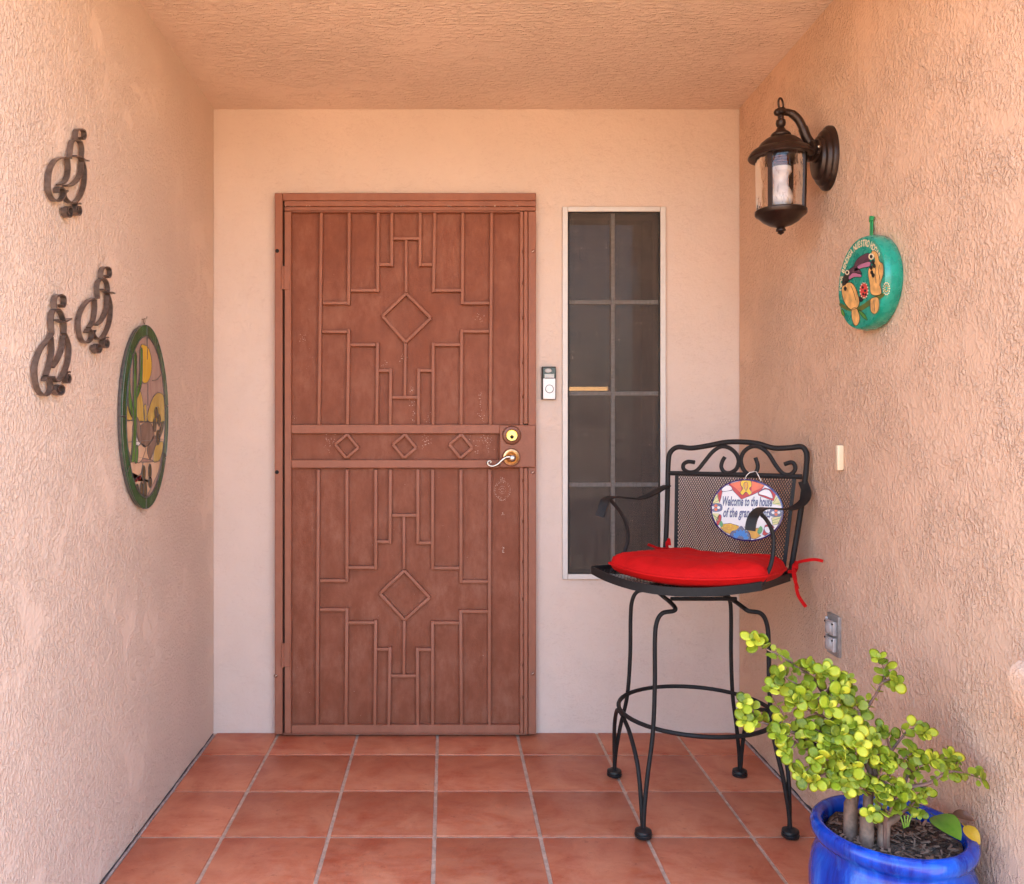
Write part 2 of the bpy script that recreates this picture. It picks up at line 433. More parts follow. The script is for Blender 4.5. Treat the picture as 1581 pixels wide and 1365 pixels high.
for X, sg_ in ((LX, 1), (RX, -1)):   # rough caulk and the dark open joint along the side walls
    m = MB(); P = [(X + sg_ * (.0065 + .0022 * mnoise.noise(Vector((y * 9, X, 0)))), y, -.001 + .003 * mnoise.noise(Vector((y * 14, X, 5)))) for y in [1.3 + k * .03 for k in range(67)] if y < BY - .01]
    m.tube(P, [.0042 + .0016 * mnoise.noise(Vector((p[1] * 23, 2, X))) for p in P], 6); m.build('caulk', M['caulk'], floor)
    m = MB(); P = [(X + sg_ * (.0016 + .0008 * mnoise.noise(Vector((y * 17, X, 9)))), y, .0035 + .004 * mnoise.noise(Vector((y * 11, X, 3)))) for y in [1.3 + k * .02 for k in range(99)] if y < BY - .01]
    m.tube(P, [max(.0004, .0022 + .0034 * mnoise.noise(Vector((p[1] * 15, 7, X)))) for p in P], 5); m.build('open_joint', M['joint'], floor)

# ------------------------------------------------------------------ walls and ceiling
def grid_wall(mb, xs_, zs_, y0, y1, hole):
    """wall in XZ with a rectangular hole (i, j cell left out)"""
    for i in range(len(xs_) - 1):
        for j in range(len(zs_) - 1):
            if (i, j) in hole: continue
            mb.box(xs_[i], xs_[i + 1], y0, y1, zs_[j], zs_[j + 1])
WX0, WX1, WZ0, WZ1 = .452, .838, .603, 2.020            # window opening
bw = MB()
ZT = 2.75
def frame_wall(mb, X0, X1, Z0, Z1, ya, yb):
    vs = []
    for y in (ya, yb):
        vs += [(X0, y, Z0), (X1, y, Z0), (X1, y, Z1), (X0, y, Z1), (WX0, y, WZ0), (WX1, y, WZ0), (WX1, y, WZ1), (WX0, y, WZ1)]
    fs = []
    for k in range(4):
        l = (k + 1) % 4
        fs.append((k, l, 4 + l, 4 + k)); fs.append((8 + k, 12 + k, 12 + l, 8 + l))
        fs.append((4 + k, 4 + l, 12 + l, 12 + k)); fs.append((k, 8 + k, 8 + l, l))
    mb.add(vs, fs)
frame_wall(bw, LX - .2, RX + .2, -.02, ZT, BY, BY + .18)
o = bw.build('wall', M['wall_back'], smooth=False)
tag(o, 'smoother pink stucco wall at the far end holding the door and window', 'wall')
lw = MB(); lw.box(LX - .2, LX, FY0, BY - .001, -.02, ZT, .012, 2)
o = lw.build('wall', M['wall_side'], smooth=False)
tag(o, 'rough pink stucco side wall carrying the three iron birds and the stained glass oval', 'wall')
rw = MB(); rw.box(RX, RX + .2, FY0, BY - .001, -.02, ZT, .012, 2)
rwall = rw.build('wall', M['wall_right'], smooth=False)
tag(rwall, 'rough pink stucco side wall carrying the lantern, the green disc and the outlet', 'wall')
sb = MB(); sb.prism([(RX + .02, 1.462, .765), (RX - .082, 1.462, .760), (RX - .097, 1.462, .748), (RX - .102, 1.462, .73), (RX - .090, 1.462, .66), (RX - .045, 1.462, .60), (RX + .02, 1.462, .585)], (0, .0905, 0))
sb.build('stucco_ledge', M['wall_right'], rwall)
SL = .025
ce = MB()
def cz(y): return CZ + SL * (BY - y)
vs = []
for y in (1.2, BY + .25):
    for x in (LX - .45, RX + .45): vs += [(x, y, cz(y)), (x, y, cz(y) + .35)]
ce.add(vs, [(0, 2, 6, 4), (1, 5, 7, 3), (0, 1, 3, 2), (4, 6, 7, 5), (0, 4, 5, 1), (2, 3, 7, 6)])
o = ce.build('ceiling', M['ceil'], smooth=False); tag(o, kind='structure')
# the dim room behind the window
rm = MB(); rx0, rx1, ry0, ry1, rz0, rz1 = WX0 - .12, WX1 + .12, BY + .181, BY + .9, WZ0 - .15, WZ1 + .15
rm.add([(rx0, ry0, rz0), (rx1, ry0, rz0), (rx1, ry1, rz0), (rx0, ry1, rz0), (rx0, ry0, rz1), (rx1, ry0, rz1), (rx1, ry1, rz1), (rx0, ry1, rz1)],
       [(0, 1, 2, 3), (4, 7, 6, 5), (0, 3, 7, 4), (1, 5, 6, 2), (3, 2, 6, 7)])
o = rm.build('room', M['room'], smooth=False, recalc=False); tag(o, kind='structure')
lt = NT('warm_glow_strip'); lt.set(base=(.1, .06, .03, 1)); lt.p.inputs['Emission Color'].default_value = (1, .50, .19, 1); lt.p.inputs['Emission Strength'].default_value = .75  # emissive strips added for a bright streak in the window, source unknown
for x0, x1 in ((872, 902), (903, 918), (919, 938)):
    m = MB(); a, b = at(x0, 597.4, BY + .42), at(x1, 603.2, BY + .42); m.box(a.x, b.x, BY + .42, BY + .43, b.z, a.z); m.build('glow_strip', lt.m, o, smooth=False)

# ------------------------------------------------------------------ window
win = thing('window', 'narrow tall window with pale frame and dark sun screen beside the door', 'window', ((WX0 + WX1) / 2, BY, WZ0))
YF = BY - .016
def fr_box(mb, x0, y0, x1, y1, Yf, Yb, bev=.001):
    a, b = at(x0, y0, Yf), at(x1, y1, Yf); mb.box(a.x, b.x, Yf, Yb, b.z, a.z, bev)
for q in ((868.5, 319, 876.8, 894.5), (1019.8, 319, 1028.2, 894.5)):
    m = MB(); fr_box(m, *q, YF, BY + .02, .0015); m.build('frame', M['alu'], win)
for q in ((877, 319, 1019.6, 326.6), (877, 886.6, 1019.6, 894.5)):
    m = MB(); fr_box(m, *q, YF, BY + .02, .0015); m.build('frame', M['alu'], win)
m = MB()
for q in ((876.8, 326.6, 878.8, 886.6), (1017.6, 326.6, 1019.8, 886.6), (878.8, 326.6, 1017.6, 328.4), (878.8, 885, 1017.6, 886.6)):
    fr_box(m, *q, YF + .007, YF + .02, 0)
m.build('gasket', M['dark_gap'], win, smooth=False)
a, b = at(878, 328, BY - .003), at(1018, 886, BY - .003)
m = MB(); m.add([(a.x - .004, BY - .003, b.z - .004), (b.x + .004, BY - .003, b.z - .004), (b.x + .004, BY - .003, a.z + .004), (a.x - .004, BY - .003, a.z + .004)], [(0, 1, 2, 3)])
m.build('screen', M['screen'], win, smooth=False, recalc=False)
YM = BY + .016
m = MB(); fr_box(m, 943.4, 326, 949.6, 890, YM, YM + .012, .002); m.build('muntin', M['muntin'], win)
for y in (463.4, 604.4, 745.2):
    for x0, x1 in ((876, 943.2), (949.8, 1022)):
        m = MB(); fr_box(m, x0, y, x1, y + 6.4, YM + .001, YM + .011, .002); m.build('muntin', M['muntin'], win)
ply = [326, 466, 607, 748, 890]
for j in range(4):
    for x0, x1 in ((874, 946), (947, 1024)):
        a, b = at(x0, ply[j] + .5, YM + .016), at(x1, ply[j + 1] - .5, YM + .016)
        m = MB(); m.box(a.x, b.x, YM + .016, YM + .020, b.z, a.z); m.build('pane', M['pane'], win, smooth=False)

# ------------------------------------------------------------------ security door
YD = 3.250
door = thing('security_door', 'brown steel security door with stepped bar pattern and diamonds', 'door', (at(625, 0, YD).x, BY, 0))
def dbox(name, x0, y0, x1, y1, Yf, Yb, mat=None, bev=.002, parent=None):
    m = MB(); fr_box(m, x0, y0, x1, y1, Yf, Yb, bev); return m.build(name, mat or M['door_metal'], parent or door)
YJ = 3.246
dbox('jamb', 424.2, 298, 436.2, 1134, YJ, BY + .002)                        # hinge side
dbox('jamb', 815.4, 326.5, 827.6, 1134, YJ, BY + .002)                        # latch side
dbox('jamb', 436.6, 298, 827.6, 309.6, YJ, BY + .002)                       # head
dbox('strike_strip', 808.6, 326, 815.2, 654.5, YJ - .008, YJ + .02, bev=.003)
dbox('strike_strip', 808.6, 722.5, 815.2, 1134, YJ - .008, YJ + .02, bev=.003)
dbox('header_strip', 439, 310, 827.6, 318.4, YJ + .004, BY)
dbox('header_strip', 439, 318.8, 827.6, 326, YJ + .008, BY, bev=.003)
dbox('stile', 439.2, 326.4, 449.6, 1132, YD - .004, BY - .004)
dbox('stile', 802.6, 326.4, 808.2, 1132, YD - .004, BY - .004)
dbox('rail', 449.8, 326.4, 802.4, 327.6, YD - .003, BY - .004, bev=0)
dbox('rail', 449.8, 655.6, 802.4, 669.4, YD - .003, BY - .004)
dbox('rail', 449.8, 710.2, 802.4, 722.6, YD - .003, BY - .004)
dbox('rail', 449.8, 1119.4, 802.4, 1132, YD - .003, BY - .004)
dbox('panel', 449.5, 328, 802.6, 655.4, YD + .0205, BY - .003, M['door_panel'], 0)
dbox('panel', 449.5, 669.6, 771, 710, YD + .0205, BY - .003, M['door_panel'], 0)
dbox('panel', 449.5, 722.8, 802.6, 1119.2, YD + .0205, BY - .003, M['door_panel'], 0)
dbox('threshold', 437, 1132.4, 815, 1134.2, YD - .006, BY - .002, bev=0)
m = MB(); fr_box(m, 436.2, 310, 439.2, 1132, YD + .014, BY - .002, 0); m.build('gap_strip', M['dark_gap'], door, smooth=False)
dbox('lock_plate', 771.5, 656.4, 826.8, 721.8, YJ - .0125, YD + .004, bev=.003)

def bar(p, q, w=4.6, proud=0.0):
    a, b = at(p[0], p[1], YD), at(q[0], q[1], YD)
    d = (b - a); L = d.length; u = d.normalized(); n = Vector((0, 1, 0)); s_ = u.cross(n)
    hw = w * YD / F / 2
    m = MB(); m.obox((a + b) / 2 + Vector((0, .0112 - proud, 0)), u * (L / 2), n * .0112, s_ * hw, .0016, 2)
    m.build('bar', M['door_metal'], door)
def U(x, y): return (400 + x / 3.413, 280 + y / 3.413)
def Lo(x, y): return (400 + x / 2.676, 640 + y / 2.676)
TOPY, MIDY = 165, 1282
upv = [((328, TOPY), (315, MIDY)), ((475, TOPY), (472, 652)), ((472, 779), (466, MIDY)), ((627, TOPY), (625, 584)), ((624, 850), (620, MIDY)),
       ((700, TOPY), (699, 447)), ((694, 986), (691, MIDY)), ((849, TOPY), (848, 447)), ((841, 986), (839, MIDY)), ((926, TOPY), (919, 584)),
       ((917, 850), (917, MIDY)), ((1074, TOPY), (1071, 648)), ((1068, 779), (1064, MIDY)), ((1226, TOPY), (1218, MIDY))]
uph = [((336, 641), (465, 641)), ((482, 574), (619, 574)), ((634, 438), (692, 438)), ((707, 300), (841, 300)), ((856, 438), (912, 438)),
       ((928, 574), (1064, 574)), ((1079, 641), (1213, 641)), ((332, 792), (463, 792)), ((480, 861), (614, 861)), ((630, 997), (687, 997)),
       ((700, 1138), (833, 1138)), ((848, 997), (910, 997)), ((925, 861), (1060, 861)), ((1076, 790), (1212, 790))]
for p, q in upv: bar(U(*p), U(*q), 4.7, .001)
for p, q in uph: bar(U(*p), U(*q), 4.5)
for p, q in (((775, 308), (775, 585)), ((771, 853), (768, 1130))): bar(U(*p), U(*q), 4.4, -.001)
dm = [(776, 590), (905, 720), (772, 848), (650, 710)]
for i in range(4): bar(U(*dm[i]), U(*dm[(i + 1) % 4]), 4.6, .0005 * (i % 2) + .0002)
lov = [((245, 228), (240, 1284)), ((363, 228), (363, 694)), ((363, 800), (359, 1284)), ((482, 228), (482, 641)), ((482, 850), (478, 1284)),
       ((543, 228), (541, 534)), ((541, 961), (536, 1284)), ((656, 228), (656, 535)), ((654, 964), (655, 1284)), ((717, 228), (717, 641)),
       ((717, 855), (717, 1284)), ((834, 228), (834, 696)), ((833, 808), (836, 1284)), ((953, 228), (951, 1284))]
loh = [((251, 687), (357, 687)), ((369, 633), (476, 633)), ((488, 526), (536, 526)), ((549, 417), (650, 417)), ((662, 531), (711, 531)),
       ((723, 635), (828, 635)), ((840, 691), (946, 691)), ((250, 807), (357, 807)), ((368, 861), (476, 861)), ((487, 971), (535, 971)),
       ((544, 1081), (648, 1081)), ((660, 972), (711, 972)), ((723, 862), (827, 862)), ((839, 814), (946, 815))]
for p, q in lov: bar(Lo(*p), Lo(*q), 4.8, .001)
for p, q in loh: bar(Lo(*p), Lo(*q), 4.6)
for p, q in (((598, 423), (599, 640)), ((600, 853), (598, 1075))): bar(Lo(*p), Lo(*q), 4.4, -.001)
dm = [(600, 645), (704, 757), (600, 850), (499, 740)]
for i in range(4): bar(Lo(*dm[i]), Lo(*dm[(i + 1) % 4]), 4.6, .0005 * (i % 2) + .0002)
for cx_ in (362, 601, 834):
    dm = [(cx_ + 2, 82), (cx_ + 48, 138), (cx_ - 2, 180), (cx_ - 48, 124)]
    for i in range(4): bar(Lo(*dm[i]), Lo(*dm[(i + 1) % 4]), 4.3, .0005 * (i % 2) + .0002)
# hinges, screws, weld tabs
for y0, y1 in ((411, 447), (993, 1030)):
    hg = dbox('hinge', 437.4, y0, 447.6, y1, YD - .007, YD - .002, bev=.0015)
    a, b = at(436.4, y0, YD - .008), at(436.4, y1, YD - .008)
    m = MB(); m.tube([a, (a + b) / 2, b], .0058, 10); m.build('hinge_pin', M['door_metal'], hg)
ym = dict(ax=(1, 0, 0), ay=(0, 0, 1), az=(0, -1, 0))
for x, y, dark in ((428, 387.5, 1), (427.5, 729, 1), (425.8, 1043.5, 0), (823, 388, 0), (822.5, 729.5, 0), (822.5, 1040, 0)):
    m = MB(); m.lathe([(.0075, -.002), (.0075, .0012), (.005, .0028), (.0016, .0026)], at(x, y, YJ), 14, **ym)
    sw = m.build('screw', M['dark_gap'] if dark else M['bronze_ring'], door)
    if not dark:
        m = MB(); m.obox(at(x, y, YJ - .003), (.0045, 0, .0025), (0, .0004, 0), (-.0004, 0, .0008)); m.build('slot', M['chip'], sw, smooth=False)
for y in (388, 437, 491, 560, 612, 742, 805, 867, 925, 981, 1027, 1077):
    m = MB(); m.lathe([(.0045, -.004), (.0045, .002), (.003, .005), (.001, .006)], at(807.6, y, YJ - .004), 10, sx=.75, sy=1.6, **ym); m.build('weld', M['bronze_ring'], door)
# deadbolt and lever
c = at(789.8, 672.0, YJ - .0125)
m = MB(); m.lathe([(.0355, -.001), (.0355, .006), (.032, .012), (.0235, .014), (.0225, .011)], c, 40, **ym); db = m.build('deadbolt', M['bronze_ring'], door)
m = MB(); m.lathe([(.0215, .009), (.0215, .0155), (.020, .0168), (.0185, .0165), (.0178, .0150), (.0005, .0150)], c, 36, **ym); m.build('cylinder', M['brass'], db)
m = MB(); m.lathe([(.0075, .0152), (.0075, .0162), (.006, .0165), (.0005, .0165)], c + Vector((.0005, 0, -.0065)), 20, **ym)
m.obox(c + Vector((.0008, -.0168, -.0078)), (.0011, 0, 0), (0, .0006, 0), (0, 0, .0042)); m.build('keyhole', M['dark_gap'], db)
c = at(789.2, 706.0, YJ - .0125)
m = MB(); m.lathe([(.0345, -.001), (.0345, .005), (.0325, .0075)], c, 40, **ym); ro = m.build('handle_rose', M['bronze_ring'], door)
m = MB(); m.lathe([(.0315, .006), (.030, .0105), (.024, .0125), (.022, .0105), (.018, .0125), (.012, .022), (.011, .044)], c, 36, **ym); m.build('brass_boss', M['old_brass'], ro)
YL = YJ - .0125 - .048
def DL(x, y): return at(740 + x / 13.175, 640 + y / 13.175, YL)
lp = cr([DL(*q) for q in ((690, 885), (610, 865), (530, 880), (450, 940), (390, 1000), (320, 1040), (250, 1052), (190, 1030), (168, 985), (190, 950), (225, 945), (242, 970), (225, 990))], 7)
nl = len(lp); rr = [(.0076 if i < nl * .15 else .0070 - .0036 * (i / nl)) for i in range(nl)]
m = MB(); m.tube(lp, rr, 12); lv = m.build('lever', M['nickel'], ro)
m = MB(); m.lathe([(.0125, -.022), (.0128, .004), (.011, .009), (.006, .0115), (.0005, .012)], DL(676, 890), 28, **ym); m.build('lever_hub', M['nickel'], ro)
# flaked paint, and the ghost of a knocker
m = MB()
def flake(px, py, s, Y=YD + .0199):
    a = at(px, py, Y); n = random.choice((4, 5, 6)); th = random.uniform(0, 6.3); el = random.uniform(.4, 1.0)
    pts = []
    for k in range(n):
        t_ = th + 2 * math.pi * k / n; r_ = s * 1.35 * random.uniform(.6, 1.2) * YD / F
        pts.append(a + Vector((math.cos(t_) * r_, 0, math.sin(t_) * r_ * el)))
    m.prism(pts, (0, .0007, 0))
def cluster(px, py, sx_, sy_, n, s=.55):
    for _ in range(n): flake(random.gauss(px, sx_), random.gauss(py, sy_), random.uniform(.2, s))
for a_ in (Lo(285, 115), Lo(690, 115)): cluster(*a_, 5, 7, 26)
cluster(*Lo(925, 112), 10, 9, 60)
for a_ in (U(805, 1100), U(812, 1160), U(815, 1235), U(895, 1245), U(660, 960), U(760, 930), U(1160, 725), U(1175, 1240), U(178, 1262), U(232, 830)): cluster(*a_, 3.0, 4.5, 14, .5)
for _ in range(14): flake(*[v + random.uniform(-1, 1) for v in U(1165 + random.uniform(-8, 8), random.uniform(1110, 1245))], .5)
gx, gy = Lo(1005, 312)
for r_, n_ in ((12.4, 44), (10.6, 24), (5.2, 14), (2.4, 8)):
    for k in range(n_):
        t_ = 2 * math.pi * (k + random.uniform(-.4, .4)) / n_; flake(gx + r_ * math.cos(t_), gy + 1.12 * r_ * math.sin(t_), random.uniform(.18, .42))
for k in range(16): flake(gx + random.uniform(-3.5, 3.5), gy - 17 + random.uniform(-3.5, 3), random.uniform(.2, .45))
for k in range(12): flake(gx + random.uniform(-5, 5), gy + 15.5 + random.uniform(-1, 1), random.uniform(.2, .45))
for k in range(7): flake(*[v + random.uniform(-1.8, 1.8) for v in Lo(1008, 411)], .5)
for k in range(14): flake(gx + 1 + random.uniform(-1.8, 1.8), Lo(0, 557)[1] + random.uniform(-5, 5), random.uniform(.3, .7))
for _ in range(70): flake(random.uniform(452, 800), random.choice((random.uniform(332, 652), random.uniform(728, 1115))), random.uniform(.12, .32))
tag(m.build('paint_flakes', M['chip'], door, smooth=False), kind='stuff')
m = MB()
for k in range(26):
    fx = random.choice((random.uniform(440, 480), random.uniform(600, 640), random.uniform(690, 700), random.uniform(740, 805)))
    flake(fx, 318.2 + random.uniform(-.5, .5), random.uniform(.3, .8), YJ + .0035)
tag(m.build('paint_flakes', M['chip'], door, smooth=False), kind='stuff')

# ------------------------------------------------------------------ doorbell
YB = BY - .024
bl = thing('doorbell', 'silver and black video doorbell between the door and the window', 'doorbell', at(848, 617, BY))
m = MB(); fr_box(m, 836.6, 566, 858.6, 616.8, YB + .003, BY + .002, .002); m.build('body', M['bronze'], bl)
m = MB(); fr_box(m, 838.6, 584.4, 857.6, 616.2, YB, YB + .01, .0015); m.build('faceplate', M['white_plastic'], bl)
m = MB(); fr_box(m, 838.0, 567.0, 858.2, 584.0, YB, YB + .01, .0015); cm = m.build('camera_window', M['black_plastic'], bl)
m = MB(); m.lathe([(.0135, -.002), (.0135, .0012), (.011, .0022), (.0095, .001), (.0005, .001)], at(846.6, 572.3, YB), 24, sx=1.0, sy=.62, **ym); m.build('lens', M['lid'], cm)
m = MB(); fr_box(m, 841, 577.5, 855.5, 583.5, YB - .0006, YB + .002, 0); m.build('sensor_cover', M['lid'], cm)
c = at(848.4, 600.5, YB)
m = MB(); m.lathe([(.0162, -.001), (.0162, .0008), (.0142, .0008), (.0138, -.001)], c, 36, **ym); m.build('button_ring', M['black_plastic'], bl)
m = MB(); m.lathe([(.0136, -.001), (.0132, .0014), (.0005, .0016)], c, 36, **ym); m.build('button', M['white_plastic'], bl)

# ------------------------------------------------------------------ wall lantern
YW = 2.50; S5 = YW / F / 5.458
def LP(x, y, dy=0.0): v = at(1130 + x / 5.458, 130 + y / 5.458, YW); v.y += dy; return v
axx = LP(412, 0).x
lan = thing('wall_lantern', 'dark bronze wall lantern with clear glass and a white bulb', 'lantern', (RX, YW, LP(0, 560).z))
def prof(lst): return [(r * S5, LP(0, y).z) for r, y in lst]
ac = Vector((axx, YW, 0))
m = MB(); m.lathe(prof([(22, 250), (25, 272), (25, 295), (37, 305), (41, 330), (36, 352), (26, 362), (33, 374), (44, 394), (74, 416), (82, 428), (78, 440), (30, 446)]), ac, 28); m.build('finial_stem', M['bronze'], lan)
m = MB(); m.lathe(prof([(30, 440), (80, 446), (122, 462), (163, 494), (184, 525), (192, 542), (222, 552), (244, 572), (258, 592), (265, 612), (258, 622), (232, 622), (212, 612), (60, 600)]), ac, 48); m.build('roof', M['bronze'], lan)
m = MB(); m.lathe(prof([(196, 1058), (208, 1068), (208, 1096), (198, 1108), (184, 1116), (142, 1158), (92, 1188), (46, 1203), (30, 1213), (39, 1224), (39, 1238), (22, 1245), (28, 1255), (10, 1266), (1, 1270)]), ac, 48); m.build('base_bowl', M['bronze'], lan)
m = MB(); gv = prof([(204, 620), (203, 760), (200, 920), (196, 1062)])
seg = 48; vs = []; fs = []
for r_, z_ in gv:
    for k in range(seg): vs.append(ac + Vector((r_ * math.cos(2 * math.pi * k / seg), r_ * math.sin(2 * math.pi * k / seg), z_)))
for i in range(3):
    for k in range(seg): l = (k + 1) % seg; fs.append((i * seg + k, i * seg + l, (i + 1) * seg + l, (i + 1) * seg + k))
m.add(vs, fs); m.build('glass', M['lamp_glass'], lan, recalc=False)
for k in range(4):
    th = -R(135) + k * R(90)
    d = Vector((math.cos(th), math.sin(th), 0)); e = Vector((-math.sin(th), math.cos(th), 0))
    p0 = ac + d * (208 * S5); p0.z = LP(0, 616).z; p1 = ac + d * (200 * S5); p1.z = LP(0, 1066).z
    m = MB(); m.ribbon([p0, (p0 + p1) / 2, p1], e, 36 * S5, 14 * S5); m.build('strut', M['bronze'], lan)
m = MB(); m.lathe(prof([(40, 600), (62, 612)] + [(62 + (3 if i % 2 else -3), 620 + i * 11) for i in range(7)] + [(50, 700)]), ac, 24); m.build('lamp_socket', M['bronze_ring'], lan)
m = MB(); m.lathe(prof([(44, 690), (84, 705), (88, 745), (66, 775), (50, 820), (58, 860), (84, 905), (100, 955), (94, 1000), (62, 1035), (20, 1050), (1, 1052)]), ac, 28); m.build('bulb', simple('frosted_bulb', (.66, .53, .44, 1), .2, 0, .1), lan)
m = MB(); m.tube(cr([LP(395, 238), (LP(450, 236)), LP(505, 250), LP(560, 300), LP(600, 375), LP(630, 455), LP(680, 520), LP(735, 560)], 6), [.0105] * 12 + [.012] * 12 + [.014] * 19, 10); m.build('arm', M['bronze'], lan)
m = MB(); m.lathe([(.002, -.018), (.009, -.014), (.013, 0), (.009, .012), (.004, .018)], LP(405, 238), 14, ax=(0, 1, 0), ay=(0, 0, 1), az=(1, 0, 0)); m.lathe(prof([(34, 205), (44, 220), (44, 250), (26, 262)]), ac, 16); m.build('hub', M['bronze'], lan)
m = MB(); rc = LP(412, 168)
m.tube([rc + Vector((.0115 * math.cos(a_), .0115 * math.cos(a_), .0165 * math.sin(a_))) for a_ in [2 * math.pi * k / 28 for k in range(28)]], .0031, 8, closed=True); m.build('loop', M['bronze'], lan)
xm = dict(ax=(0, 1, 0), ay=(0, 0, 1), az=(-1, 0, 0))
pc = Vector((RX, YW + .004, H + 410 * YW / F))
m = MB(); m.lathe([(1.0, -.003), (1.0, .010), (.965, .014), (.88, .017), (.85, .024), (.80, .028), (.70, .030), (.66, .038), (.60, .041), (.2, .042)], pc, 56, sx=.066, sy=.0945, **xm); m.build('wall_plate', M['bronze'], lan)
hc = Vector((RX, YW, LP(0, 565).z))
m = MB(); m.lathe([(.034, .036), (.034, .046), (.029, .050), (.031, .055), (.031, .060), (.024, .066), (.026, .072), (.018, .078), (.010, .082)], hc, 28, **xm); m.build('plate_boss', M['bronze'], lan)
for dz in (0, -.030):
    m = MB(); a = hc + Vector((-.05, -.030, dz * .5)); m.tube([a, a + Vector((0, -.012, 0))], .0022, 8); m.lathe([(.0045, 0), (.0045, .004), (.002, .006)], a + Vector((0, -.010, 0)), 10, ax=(1, 0, 0), ay=(0, 0, 1), az=(0, -1, 0)); m.build('thumb_screw', M['nickel'] if dz == 0 else M['bronze'], lan)

# ------------------------------------------------------------------ text helper
def text_mesh(s, size=1.0, shear=0.0, font_off=0.0):
    cu = bpy.data.curves.new('lettering', 'FONT'); cu.body = s; cu.size = size; cu.shear = shear; cu.offset = font_off; cu.align_x = 'CENTER'; cu.resolution_u = 3
    ob = bpy.data.objects.new('lettering', cu); col.objects.link(ob)
    dg = bpy.context.evaluated_depsgraph_get(); me = bpy.data.meshes.new_from_object(ob.evaluated_get(dg))
    vs = [v.co.copy() for v in me.vertices]; fs = [tuple(p.vertices) for p in me.polygons]
    bpy.data.objects.remove(ob); bpy.data.curves.remove(cu); bpy.data.meshes.remove(me)
    return vs, fs

# ------------------------------------------------------------------ green painted disc on the right wall
dc = Vector((RX, 2.222, 1.559)); RYd, RZd = .1315, .1235; DT = .046
dsk = thing('painted_disc', 'round green painted plaque with two toucans and Spanish lettering', 'plaque', (RX, 2.222, 1.436))
M['disc_face'] = flat('deep_green_enamel', (.0008, .030, .019, 1), .45, .3, .0); M['disc_face'].node_tree.nodes['Principled BSDF'].inputs['Specular IOR Level'].default_value = .2
M['disc_rim'] = flat('turquoise_enamel', (.002, .29, .20, 1), .28, .2, .3)
m = MB(); m.lathe([(.93, -.002), (.985, .006), (1.0, .020), (.985, .034), (.965, .042), (.945, .045), (.925, .0452)], dc, 64, sx=RYd, sy=RZd, **xm); m.build('rim', M['disc_rim'], dsk)
m = MB(); m.lathe([(.932, .040), (.928, .0448), (.5, .0435), (.02, .043)], dc, 64, sx=RYd, sy=RZd, **xm); m.build('face', M['disc_face'], dsk)
m = MB(); hp = on_right(1346, 340, .006)
m.ribbon(cr([on_right(1345, 368, .012), on_right(1345.5, 352, .008), on_right(1345.5, 339, .006)], 5), (0, 1, 0), .012, .003)
m.ribbon(cr([hp + Vector((0, -.011, .002)), hp + Vector((-.004, 0, .006)), hp + Vector((0, .011, .001))], 5), (0, 0, 1), .010, .003); m.build('hanging_strap', flat('green_strap', (.02, .28, .09, 1), .6), dsk)
def RW(x, y, d): return on_right(1270 + x / 6.827, 320 + y / 6.827, d)
dline = MB()
def rpoly(name, pts, mat, d=.0446, th=.0012, sm=True):
    ps = [RW(x, y, d) for x, y in pts]
    if sm: ps = cr(ps, 4, True)
    if name in ('bird_body', 'bird_tail', 'beak_upper', 'beak_lower', 'flower', 'leaf'):
        dline.tube([q + Vector((-th, 0, 0)) for q in ps], .0008, 4, closed=True)
    m = MB(); m.prism(ps, (-th, 0, 0)); return m.build(name, mat, dsk, smooth=False)
orange = flat('ochre_orange_paint', (.74, .40, .13, 1), .45, .4); purple = flat('plum_paint', (.10, .035, .06, 1), .5, .3); pinkp = flat('mauve_pink_paint', (.45, .16, .27, 1), .5)
blackp = flat('black_paint', (.01, .01, .01, 1), .5); cream = flat('cream_paint', (.82, .68, .45, 1), .5); redp = flat('red_paint', (.62, .06, .05, 1), .5); olive = flat('olive_paint', (.09, .12, .02, 1), .5, .4); greenp = flat('leaf_green_paint', (.08, .26, .03, 1), .5)
rpoly('branch', [(185, 1040), (260, 1085), (380, 1105), (500, 1040), (640, 945), (632, 905), (520, 960), (390, 1045), (270, 1045), (190, 1010)], olive, .0442)
for pts in ([(380, 1085), (440, 1120), (478, 1190), (430, 1160)], [(200, 1080), (210, 1130), (240, 1150), (225, 1090)]): rpoly('leaf', pts, greenp, .0445)
rpoly('bird_body', [(545, 458), (585, 490), (605, 570), (640, 600), (645, 700), (615, 810), (622, 915), (522, 920), (502, 810), (486, 700), (498, 640), (545, 600), (555, 540), (520, 480)], orange, .0450)
rpoly('bird_tail', [(516, 965), (592, 955), (597, 1070), (560, 1125), (520, 1105), (510, 1060)], orange, .0450)
rpoly('beak_upper', [(330, 635), (370, 548), (440, 498), (498, 490), (500, 560), (430, 592), (352, 640)], purple, .0450)
rpoly('beak_lower', [(338, 672), (392, 602), (500, 572), (502, 622), (420, 642)], pinkp, .0453)
rpoly('bird_body', [(214, 835), (290, 793), (345, 838), (388, 960), (386, 1035), (350, 1072), (300, 1078), (240, 1012), (212, 925)], orange, .0450)
rpoly('bird_tail', [(315, 1075), (365, 1068), (396, 1160), (380, 1232), (342, 1246), (315, 1170)], orange, .0452)
rpoly('beak_upper', [(270, 672), (340, 628), (388, 655), (412, 705), (330, 690), (288, 722)], purple, .0453)
rpoly('beak_lower', [(285, 720), (330, 692), (404, 706), (412, 735), (335, 738), (285, 765)], pinkp, .0455)
rpoly('bird_head', [(214, 830), (216, 750), (258, 685), (292, 740), (262, 800)], blackp, .0452)
